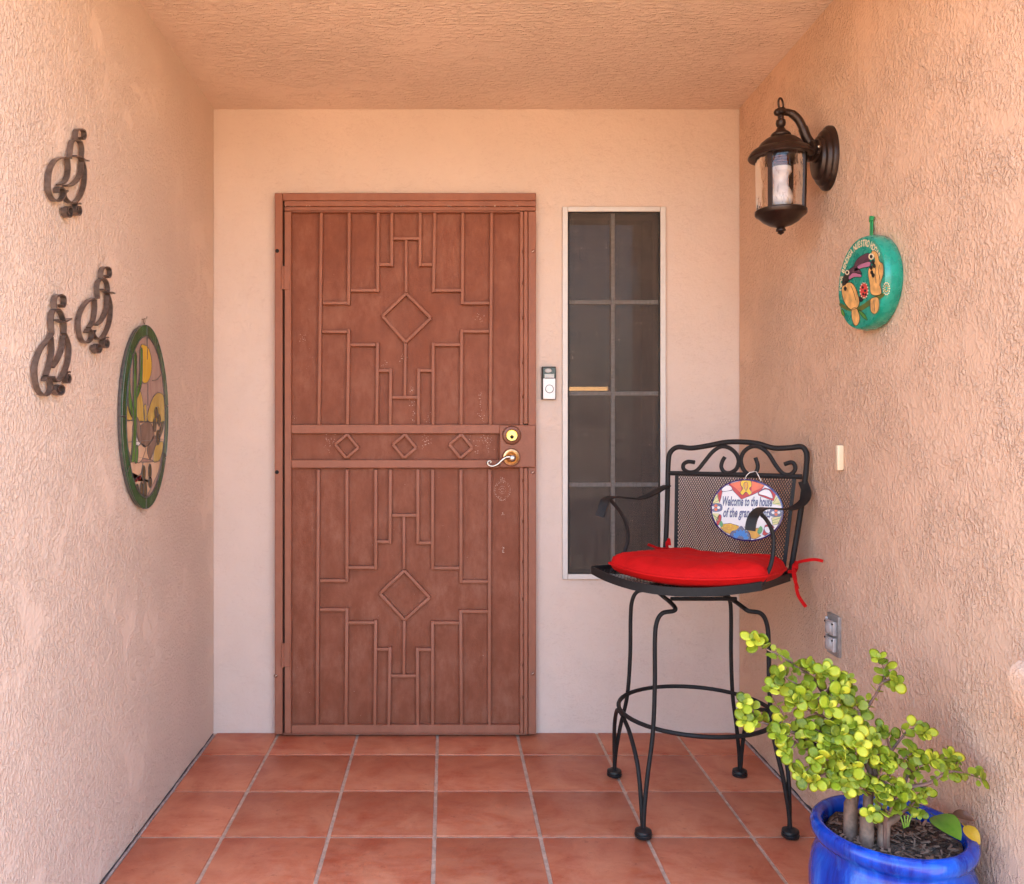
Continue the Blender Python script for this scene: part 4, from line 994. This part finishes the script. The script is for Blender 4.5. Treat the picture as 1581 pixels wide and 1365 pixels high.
def wpoly(name, pts, mat, lv=0, sm=True):
    ps = [plane_pt(x, y, .0054 + .00045 * lv) for x, y in pts]
    out_ = []
    for p in (cr(ps, 4, True) if sm else ps):
        d = p - ctr; a_, b_ = d.dot(ex_) / (ea * .955), d.dot(ez_) / (eb * .955); k = math.hypot(a_, b_)
        if k > 1: p = p - ex_ * (a_ * ea * .955 * (1 - 1 / k)) - ez_ * (b_ * eb * .955 * (1 - 1 / k))
        out_.append(p)
    if len(pts) > 4 and name not in ('dot', 'shell_petal', 'blossom'):
        wline.tube([q + bn * .0007 for q in out_], .00075, 4, closed=True)
    m = MB(); m.prism(out_, bn * .0007); return m.build(name, mat, wp, smooth=False)
w_red = flat('scarlet_glaze', (.46, .018, .014, 1), .4, .12, .0); w_or = flat('orange_glaze', (.66, .13, .05, 1), .4, .12, .0); w_yel = flat('yellow_glaze', (.70, .43, .01, 1), .4, .12, .0); w_blue = flat('sky_blue_glaze', (.03, .17, .46, 1), .4, .12, .0); w_gr = flat('green_glaze', (.10, .30, .10, 1), .4, .12, .0); w_cr = flat('pale_lemon_glaze', (.62, .54, .25, 1), .4, .1, .0); w_am = flat('amber_glaze', (.62, .29, .02, 1), .4, .15, .0)
wpoly('painted_band', [(440, 270), (640, 200), (720, 190), (860, 215), (1000, 280), (940, 370), (800, 440), (720, 470), (640, 505), (520, 380)], w_red, 0, False)
wpoly('painted_band', [(460, 262), (640, 205), (640, 420), (560, 340)], w_or, 1, False)
wpoly('painted_band', [(800, 225), (1000, 285), (900, 350), (790, 400)], w_or, 1, False)
wpoly('painted_band', [(270, 420), (340, 330), (420, 280), (500, 370), (350, 385), (330, 470), (310, 560), (280, 470)], w_red, 0, False)
wpoly('scroll_flower', [(345, 340), (400, 290), (470, 300), (500, 350), (440, 375), (350, 380)], wht, 1)
wpoly('painted_band', [(890, 400), (1000, 330), (1100, 350), (1170, 430), (1130, 530), (1000, 480), (900, 440)], w_red, 0, False)
wpoly('scroll_flower', [(910, 395), (1000, 350), (1070, 370), (1110, 440), (1110, 490), (1000, 450), (920, 430)], wht, 1)
wpoly('tulip', [(635, 230), (700, 200), (780, 215), (795, 300), (760, 340), (800, 400), (760, 435), (710, 390), (660, 440), (620, 400), (660, 340), (630, 290)], w_yel, 2)
wpoly('tulip_heart', [(680, 260), (720, 240), (740, 300), (710, 370), (680, 310)], w_am, 3)
for pts in ([(190, 570), (215, 450), (280, 410), (300, 560)], [(1110, 570), (1160, 440), (1230, 520), (1250, 605)], [(185, 715), (300, 720), (290, 830), (230, 830)], [(1100, 790), (1150, 770), (1255, 770), (1200, 880), (1120, 900)]):
    wpoly('fan_petal', pts, w_cr, 0, False)
for a, b in (((205, 540), (285, 430)), ((215, 560), (295, 520)), ((195, 730), (285, 800)), ((205, 735), (270, 830)), ((1120, 570), (1190, 470)), ((1130, 580), (1230, 560)), ((1110, 830), (1230, 790)), ((1110, 860), (1200, 850))):
    q0, q1 = plane_pt(*a, .0062), plane_pt(*b, .0062); m = MB(); m.tube([q0, q1], .0007, 5); m.build('fan_rib', w_gr, wp)
for cx_ in (250, 1168):
    cy_ = 630 if cx_ < 700 else 705
    wpoly('medallion', [(cx_ - 80, cy_ - 55), (cx_ + 80, cy_ - 55), (cx_ + 85, cy_ + 50), (cx_ - 75, cy_ + 55)], navy, 0)
    for dx, dy in ((-45, 0), (0, -28), (0, 28), (42, 0)): wpoly('blossom', [(cx_ + dx + 24 * math.cos(k), cy_ + dy + 22 * math.sin(k)) for k in [i * 1.047 for i in range(6)]], w_or if dx == 0 else wht, 2)
wpoly('leaf_mark', [(300, 880), (330, 830), (360, 880), (340, 930)], w_gr, 1); wpoly('leaf_mark', [(880, 1000), (930, 910), (965, 960), (930, 1030)], w_gr, 1)
wpoly('painted_band', [(300, 740), (335, 760), (320, 850), (280, 900), (260, 840)], w_red, 0)
wpoly('painted_band', [(960, 1040), (1000, 900), (1080, 870), (1140, 930), (1080, 1010), (1000, 1060)], w_red, 0, False)
wpoly('scroll_flower', [(990, 940), (1040, 920), (1080, 960), (1060, 1020), (1010, 1000)], wht, 1)
wpoly('painted_band', [(350, 880), (470, 870), (600, 910), (600, 960), (480, 1040), (400, 1010), (320, 940)], w_am, 0, False)
wpoly('painted_band', [(680, 920), (760, 960), (900, 940), (900, 1030), (940, 1060), (850, 1110), (790, 1100), (760, 1010)], w_am, 0, False)
for _ in range(34):
    x, y = random.uniform(350, 590), random.uniform(880, 1000); 
    if y > 1010 - abs(x - 450) * .3: continue
    wpoly('dot', [(x - 10, y), (x, y - 11), (x + 10, y), (x, y + 11)], w_yel, 1, False)
wpoly('scallop', [(465, 1050), (500, 990), (570, 970), (635, 910), (690, 970), (740, 1000), (775, 1060), (770, 1130), (620, 1150), (500, 1115)], navy, 2)
for k in range(7):
    a_ = R(10 + k * 26.7); c_, s_ = math.cos(a_), math.sin(a_); x0, y0 = 625 + 45 * c_, 1110 - 40 * s_; x1, y1 = 625 + 128 * c_, 1110 - 150 * s_
    nx, ny = -(y1 - y0), (x1 - x0); L = math.hypot(nx, ny); nx, ny = nx / L * 24, ny / L * 24; xm_, ym_ = (x0 * .35 + x1 * .65), (y0 * .35 + y1 * .65)
    wpoly('shell_petal', [(x0, y0), (xm_ + nx, ym_ + ny), (x1, y1), (xm_ - nx, ym_ - ny)], w_blue, 3)
for s_, x0, x1, yb in (('Welcome to the house', 355, 1110, 598), ('of the grandparents', 360, 1090, 770)):
    vs, fs = text_mesh(s_, 1.0, .34, .030)
    xa, xb = min(v.x for v in vs), max(v.x for v in vs); w_ = xb - xa; hh = 172
    m = MB()
    m.add([plane_pt(x0 + (v.x - xa) / w_ * (x1 - x0), yb + (x0 + (v.x - xa) / w_ * (x1 - x0) - x0) * .012 - v.y * hh * 1.15, .0066) for v in vs], fs)
    m.build('lettering', navy, wp, smooth=False, recalc=False)
wline.build('painted_outline', navy, wp)
m = MB()
m.tube(cr([plane_pt(690, 200, .006), plane_pt(720, 140, .010), plane_pt(770, 95, .012), plane_pt(820, 85, .012)], 5), .0014, 6)
m.tube(cr([plane_pt(868, 85, .012), plane_pt(900, 145, .010), plane_pt(940, 225, .006)], 5), .0014, 6)
m.tube(cr([plane_pt(820, 85, .012), plane_pt(845, 78, .004), plane_pt(868, 85, .012)], 5), .0014, 6); m.build('hanging_cord', M['cord'], wp)

# ------------------------------------------------------------------ blue pot, soil
PC = Vector((.941, 1.800, 0)); PS, PH = .889, .894
pot = thing('flower_pot', 'cobalt blue glazed ceramic pot standing against the rough wall', 'pot', PC)
m = MB()
outer = [(.115, .0), (.125, .006), (.150, .06), (.172, .13), (.182, .20), (.183, .25), (.177, .29), (.168, .315), (.163, .328), (.164, .337), (.171, .345), (.1775, .354), (.180, .366), (.178, .377), (.172, .384), (.164, .386), (.156, .383), (.150, .375), (.148, .362), (.146, .34), (.144, .31), (.02, .30)]
m.lathe([(r_ * PS, z_ * PH) for r_, z_ in outer], PC, 72); m.build('pot_body', M['glaze'], pot)
m = MB(); vs = []; fs = []; nr, ns = 14, 56
for i in range(nr + 1):
    for k in range(ns):
        r_ = .1455 * PS * i / nr; a_ = 2 * math.pi * k / ns; x, y = r_ * math.cos(a_), r_ * math.sin(a_)
        z = .352 * PH + .010 * mnoise.noise(Vector((x * 22, y * 22, 0))) + .006 * mnoise.noise(Vector((x * 70, y * 70, 1))) + .012 * (1 - (r_ / .146) ** 2)
        vs.append(PC + Vector((x, y, z)))
for i in range(nr):
    for k in range(ns): l = (k + 1) % ns; fs.append((i * ns + k, (i + 1) * ns + k, (i + 1) * ns + l, i * ns + l))
m.add(vs, fs); tag(m.build('soil', M['soil'], pot), kind='stuff')
m = MB()
for _ in range(150):
    r_ = .118 * math.sqrt(random.random()); a_ = random.uniform(0, 6.28); p = PC + Vector((r_ * math.cos(a_), r_ * math.sin(a_), (.360 * PH) + .010 * (1 - (r_ / .146) ** 2)))
    d = Vector((random.gauss(0, 1), random.gauss(0, 1), random.gauss(0, .35))).normalized(); e = d.cross(Vector((0, 0, 1))).normalized()
    m.obox(p, d * random.uniform(.003, .010), e * random.uniform(.001, .0028), d.cross(e) * random.uniform(.0006, .0016))
tag(m.build('bark_chips', simple('bark_chip', (.22, .13, .085, 1), .9, 0, .6, 25), pot, smooth=False), kind='stuff')

# ------------------------------------------------------------------ the succulent
pl = thing('succulent_plant', 'bushy yellow green succulent growing in the blue pot', 'plant', PC + Vector((0, 0, .32)))
def Q(x, y, Y): return at(1120 + x / 3.371, 960 + y / 3.371, Y + .060)
SOILZ = .325
branches = [  # crop px x, y, depth
    ([(655, 985, 1.735), (640, 880, 1.73), (585, 790, 1.725), (500, 680, 1.73), (390, 590, 1.735), (270, 550, 1.735), (170, 520, 1.73), (95, 515, 1.725)], 13, 1),
    ([(650, 960, 1.735), (665, 850, 1.74), (650, 700, 1.75), (590, 520, 1.76), (520, 380, 1.77), (430, 270, 1.775), (330, 205, 1.78), (230, 150, 1.78), (140, 95, 1.78)], 15, 1),
    ([(735, 1050, 1.70), (745, 900, 1.71), (755, 780, 1.72), (700, 640, 1.73), (610, 520, 1.73), (480, 400, 1.73), (360, 320, 1.735), (285, 275, 1.74)], 14, 1),
    ([(740, 930, 1.71), (770, 760, 1.73), (720, 600, 1.74), (690, 480, 1.75), (620, 390, 1.75), (560, 300, 1.75), (520, 255, 1.75)], 12, 1),
    ([(650, 700, 1.75), (700, 520, 1.77), (750, 430, 1.775), (800, 350, 1.78), (830, 270, 1.78), (800, 195, 1.78)], 9, .9),
    ([(800, 330, 1.78), (850, 300, 1.77), (880, 310, 1.765)], 4, .9),
    ([(740, 940, 1.71), (800, 760, 1.73), (860, 680, 1.74), (920, 600, 1.745), (970, 555, 1.745), (1040, 575, 1.74)], 9, .9),
    ([(820, 1055, 1.69), (900, 1010, 1.70), (915, 900, 1.71), (960, 780, 1.72), (1060, 700, 1.72), (1180, 700, 1.71)], 11, .9),
    ([(960, 860, 1.69), (1060, 840, 1.68), (1150, 785, 1.675), (1230, 785, 1.668), (1325, 815, 1.66)], 10, .7),
    ([(830, 1050, 1.68), (835, 960, 1.675), (815, 890, 1.67)], 5, .75),
    ([(905, 1000, 1.69), (960, 960, 1.68), (1000, 925, 1.675)], 6, .6),
    ([(600, 800, 1.725), (520, 760, 1.705), (450, 750, 1.695), (395, 800, 1.69)], 7, 1),
    ([(500, 680, 1.73), (420, 660, 1.72), (340, 600, 1.715), (280, 590, 1.71)], 7, 1),
    ([(750, 860, 1.71), (720, 840, 1.69), (690, 830, 1.68)], 4, .8),
    ([(760, 820, 1.715), (820, 830, 1.69), (870, 860, 1.68), (930, 870, 1.675)], 7, .8),
    ([(610, 520, 1.73), (560, 560, 1.71), (600, 590, 1.70)], 4, 1.05),
    ([(590, 520, 1.76), (640, 500, 1.74), (670, 545, 1.72)], 4, 1.1),
    ([(700, 640, 1.73), (640, 660, 1.71), (600, 700, 1.70)], 5, .9),
    ([(480, 400, 1.73), (500, 430, 1.715), (540, 450, 1.705)], 4, 1.1),
    ([(480, 400, 1.73), (400, 350, 1.72), (390, 390, 1.715)], 4, 1.0),
    ([(520, 380, 1.77), (560, 330, 1.75), (600, 370, 1.735)], 4, 1.1),
    ([(330, 205, 1.78), (380, 240, 1.77), (440, 240, 1.765)], 4, .9),
    ([(270, 550, 1.735), (300, 480, 1.73), (250, 400, 1.73), (240, 350, 1.725)], 5, .8),
    ([(170, 520, 1.73), (140, 460, 1.725), (100, 430, 1.72)], 4, .85),
    ([(390, 590, 1.735), (340, 660, 1.715), (310, 680, 1.71)], 4, .9),
    ([(500, 680, 1.73), (520, 650, 1.71), (510, 640, 1.705)], 3, .85),
    ([(755, 780, 1.72), (780, 660, 1.72), (770, 600, 1.72)], 5, .8),
    ([(860, 680, 1.74), (840, 600, 1.745), (815, 560, 1.75)], 5, .75),
    ([(700, 520, 1.77), (690, 450, 1.76), (640, 300, 1.77)], 3, .7),
    ([(960, 780, 1.72), (1000, 760, 1.70), (1080, 720, 1.70)], 6, .9),
    ([(1180, 700, 1.71), (1205, 735, 1.70), (1190, 775, 1.70)], 4, .75),
    ([(640, 880, 1.73), (600, 760, 1.70), (620, 700, 1.69)], 5, .8),
    ([(740, 900, 1.70), (700, 760, 1.69), (680, 690, 1.685), (700, 640, 1.68)], 5, .95),
    ([(745, 880, 1.70), (800, 800, 1.685), (820, 740, 1.68)], 5, .9),
    ([(655, 860, 1.72), (600, 720, 1.70), (560, 640, 1.695)], 5, 1),
    ([(660, 780, 1.74), (560, 620, 1.73), (470, 560, 1.725), (430, 560, 1.72)], 7, 1.05),
    ([(590, 520, 1.75), (480, 480, 1.735), (400, 440, 1.73), (350, 390, 1.725)], 6, 1.05),
    ([(700, 500, 1.76), (660, 420, 1.765), (600, 330, 1.77)], 5, 1),
    ([(830, 1040, 1.68), (880, 930, 1.67), (900, 900, 1.668)], 5, .9),
    ([(900, 1000, 1.69), (990, 960, 1.69), (1010, 1000, 1.685)], 5, .6),
    ([(740, 980, 1.69), (770, 990, 1.675), (750, 1000, 1.67)], 3, .8),
    ([(690, 820, 1.72), (660, 850, 1.69), (640, 860, 1.685)], 4, .8),
    ([(650, 880, 1.72), (600, 850, 1.69), (560, 830, 1.685)], 4, .8),
    ([(660, 840, 1.72), (700, 800, 1.69), (660, 770, 1.685)], 4, .95),
    ([(640, 830, 1.72), (560, 790, 1.70), (500, 800, 1.69), (470, 830, 1.685)], 6, .9),
    ([(745, 900, 1.70), (720, 870, 1.68), (760, 850, 1.675)], 4, .85),
    ([(900, 960, 1.70), (940, 880, 1.69), (1010, 850, 1.69), (1040, 880, 1.685)], 6, .7),
    ([(830, 980, 1.69), (790, 930, 1.675), (810, 900, 1.67)], 4, .8),
    ([(600, 760, 1.72), (540, 720, 1.70), (470, 720, 1.69)], 5, 1.0),
    ([(860, 760, 1.72), (820, 700, 1.70), (760, 690, 1.69)], 5, .9),
    ([(960, 780, 1.72), (930, 720, 1.71), (980, 680, 1.71)], 4, .8),
    ([(850, 800, 1.72), (870, 740, 1.71), (830, 720, 1.70)], 4, .9),
]
leaves = []
toward = Vector((-.25, -.80, .55)).normalized()
def rv(s_=1.0): return Vector((random.gauss(0, s_), random.gauss(0, s_), random.gauss(0, s_)))
for bi, (pts, nn, sz) in enumerate(branches):
    P = cr([Q(*q) for q in pts], 8)
    if bi in (0, 1, 2, 3, 6, 7, 9): P[0] = Vector((P[0].x, P[0].y, SOILZ - .012)) if P[0].z > SOILZ - .012 else P[0]
    n = len(P); thick = bi in (0, 1, 2, 3, 7)
    r0 = (.0085 if bi in (1, 2) else .0068 if thick else .0042 if nn > 7 else .0026)
    rad = [max(.0013, r0 * (1 - i / (n - 1)) ** 1.4 + .0012) for i in range(n)]
    rad = [r_ * (1 + .12 * mnoise.noise(p * 60)) for r_, p in zip(rad, P)]
    if thick:
        P = [p + Vector((mnoise.noise(Vector((i * .13, bi, 0))), mnoise.noise(Vector((i * .13, bi, 7))), 0)) * (.010 * min(1, i / 8)) for i, p in enumerate(P)]
        rad = [r_ * (1 + .55 * max(0, 1 - i / (n * .09))) * (1 + .16 * mnoise.noise(Vector((i * .35, bi * 3, 2)))) for i, r_ in enumerate(rad)]
    m = MB(); m.tube(P, rad, 10 if thick else 7); m.build('trunk' if thick else 'branch', M['stem'] if thick else M['twig'], pl)
    start = .34 if thick else (.25 if bi in (6, 8) else .12)
    for k in range(nn):
        f = start + (1 - start) * (k + .5) / nn
        idx = f * (n - 1); i0 = min(int(idx), n - 2); p = P[i0].lerp(P[i0 + 1], idx - i0); T = (P[i0 + 1] - P[i0]).normalized()
        a_ = (k % 2) * math.pi / 2 + random.uniform(-.5, .5)
        s0 = T.cross(Vector((0, 0, 1))).normalized(); s1 = T.cross(s0)
        for sg_ in (1, -1):
            d = (s0 * math.cos(a_) + s1 * math.sin(a_)) * sg_
            d = (d + T * .35 + Vector((0, -.15, .15)) + rv(.22)).normalized()
            leaves.append((p + d * .004, d, (toward + T * .3 + rv(.38)).normalized(), random.uniform(.014, .029) * sz, 0))
        if random.random() < .18:
            d = (rv(1) + Vector((0, -.5, .3))).normalized(); leaves.append((p, d, (toward + rv(.4)).normalized(), random.uniform(.017, .027) * sz, 0))
    T = (P[-1] - P[-2]).normalized(); e = P[-1]
    # terminal cross of four leaves, opening to the light
    ax_ = (toward * 1.0 + T * .5 + rv(.2)).normalized(); u_ = ax_.cross(Vector((0, 0, 1))).normalized(); w_ = ax_.cross(u_)
    a0 = random.uniform(0, 1.5)
    for k in range(4):
        a_ = a0 + k * math.pi / 2; d = (u_ * math.cos(a_) + w_ * math.sin(a_) + ax_ * .25).normalized()
        leaves.append((e + ax_ * .003, d, (ax_ - d * .2 + rv(.12)).normalized(), (random.uniform(.026, .032) if k % 2 else random.uniform(.018, .024)) * sz, 1))
    for k in range(2):
        a_ = a0 + .78 + k * math.pi; d = (u_ * math.cos(a_) + w_ * math.sin(a_) + ax_ * .7).normalized(); leaves.append((e + ax_ * .005, d, ax_, .011 * sz, 1))
def leaf_geo():
    n = 12; vs = [Vector((0, 0, 0))]
    out_ = []
    for k in range(n):
        t_ = 2 * math.pi * k / n - math.pi / 2
        x = .44 * math.cos(t_); y = .52 + .50 * math.sin(t_)
        x *= .62 + .38 * min(1, max(0, (y + .05) / .5))
        out_.append((x, y))
    ins = [(x * .62, .52 + (y - .52) * .66) for x, y in out_]
    cup = lambda x, y: .10 * (x * x + (y - .4) ** 2) * 1.6
    vs = [Vector((x, y, cup(x, y))) for x, y in out_] + [Vector((x, y, cup(x, y) + .035)) for x, y in ins] + [Vector((x, y, cup(x, y) - .035)) for x, y in ins]
    fs = []
    for k in range(n):
        l = (k + 1) % n; fs += [(k, l, n + l, n + k), (l, k, 2 * n + k, 2 * n + l)]
    fs += [tuple(range(n, 2 * n)), tuple(range(3 * n - 1, 2 * n - 1, -1))]
    return vs, fs
lvs, lfs = leaf_geo()
lme = bpy.data.meshes.new('leaf'); lme.from_pydata([tuple(v) for v in lvs], [], lfs); lme.materials.append(M['leaf'])
lme.polygons.foreach_set('use_smooth', [True] * len(lme.polygons)); lme.update()
def frame(p, d, nrm, s_):
    z = (nrm - d * nrm.dot(d)); z = z.normalized() if z.length > 1e-4 else d.orthogonal().normalized(); x = d.cross(z)
    return Matrix(((x.x * s_, d.x * s_, z.x * s_, p.x), (x.y * s_, d.y * s_, z.y * s_, p.y), (x.z * s_, d.z * s_, z.z * s_, p.z), (0, 0, 0, 1)))
leaves = [l for l in leaves if l[0].z > SOILZ + .012 and l[0].x < RX - .02]
leaves.sort(key=lambda l: -(l[3] / l[0].y + (.004 if l[4] else 0)))
proto = bpy.data.objects.new('leaf', lme)
for i, (p, d, nrm, s_, tip) in enumerate(leaves[:300]):
    o = proto if i == 0 else proto.copy(); col.objects.link(o); o.parent = pl
    o.matrix_local = frame(p - pl.location, d, nrm, s_)
m = MB()
for p, d, nrm, s_, tip in leaves[300:]:
    X = frame(p, d, nrm, s_); m.add([X @ v for v in lvs], lfs)
if m.v: tag(m.build('leaves', M['leaf_mass'], pl, recalc=False), kind='stuff')
# grass blades sprouting in the soil
for k in range(4):
    b = Q(930 + k * 7, 1075 - k * 3, 1.665); m = MB(); m.ribbon(cr([b, b + Vector((.002 * k - .003, 0, .012)), b + Vector((.005 * k - .006, .002, .024))], 4), (1, 0, 0), .0028, .0005)
    m.build('shoot', M['big_leaf'], pl)

# ------------------------------------------------------------------ loose leaves on the pot rim
def broad_leaf(name, label, base, tip, width, nrm, mat, fold=.25, curl_=.1):
    base, tip = Vector(base), Vector(tip); d = tip - base; L = d.length; u = d.normalized(); nrm = Vector(nrm); nrm = (nrm - u * nrm.dot(u)).normalized(); s_ = u.cross(nrm)
    n = 12; vs = []; fs = []
    for side in (1, -1):
        for i in range(n + 1):
            t_ = i / n; w = width * (math.sin(math.pi * min(1, t_ ** .8)) ** .8) / 2 + .0002
            c = base + u * (L * t_) + nrm * (curl_ * L * math.sin(math.pi * t_)) + nrm * (.0005 * side)
            for k in (-1, -.5, 0, .5, 1): vs.append(c + s_ * (w * k) + nrm * (fold * w * abs(k)))
    for side in range(2):
        o_ = side * (n + 1) * 5
        for i in range(n):
            for k in range(4):
                q = (o_ + i * 5 + k, o_ + i * 5 + k + 1, o_ + i * 5 + k + 6, o_ + i * 5 + k + 5); fs.append(q if side == 0 else q[::-1])
    t = thing(name, label, 'leaf', base)
    m = MB(); m.add(vs, fs); m.build('blade', mat, t, recalc=False)
    m = MB(); m.tube(cr([base - u * (L * .18) - nrm * .004, base, base + u * (L * .5) + nrm * (curl_ * L + .0006), tip - u * .004 + nrm * .0006], 5), [.0011] * 6 + [.0008] * 10, 6); m.build('midrib', mat, t)
    return t
broad_leaf('green_leaf', 'single broad glossy green leaf resting on the soil at the pot edge', Q(1090, 1010, 1.70), Q(1226, 1138, 1.615), .050, (-.25, -.55, .8), M['big_leaf'], .18, .10)
broad_leaf('yellow_leaf', 'yellowed orange leaf lying over the blue pot rim', Q(1245, 1062, 1.70), Q(1325, 1160, 1.665), .026, (-.3, -.6, .7), M['yellow_leaf'], .2, .12)
broad_leaf('dry_leaf', 'curled brown dry leaf caught behind the yellow leaf on the pot rim', Q(1180, 1000, 1.76), Q(1300, 1040, 1.73), .020, (-.1, -.7, .6), M['dry_leaf'], .35, .22)
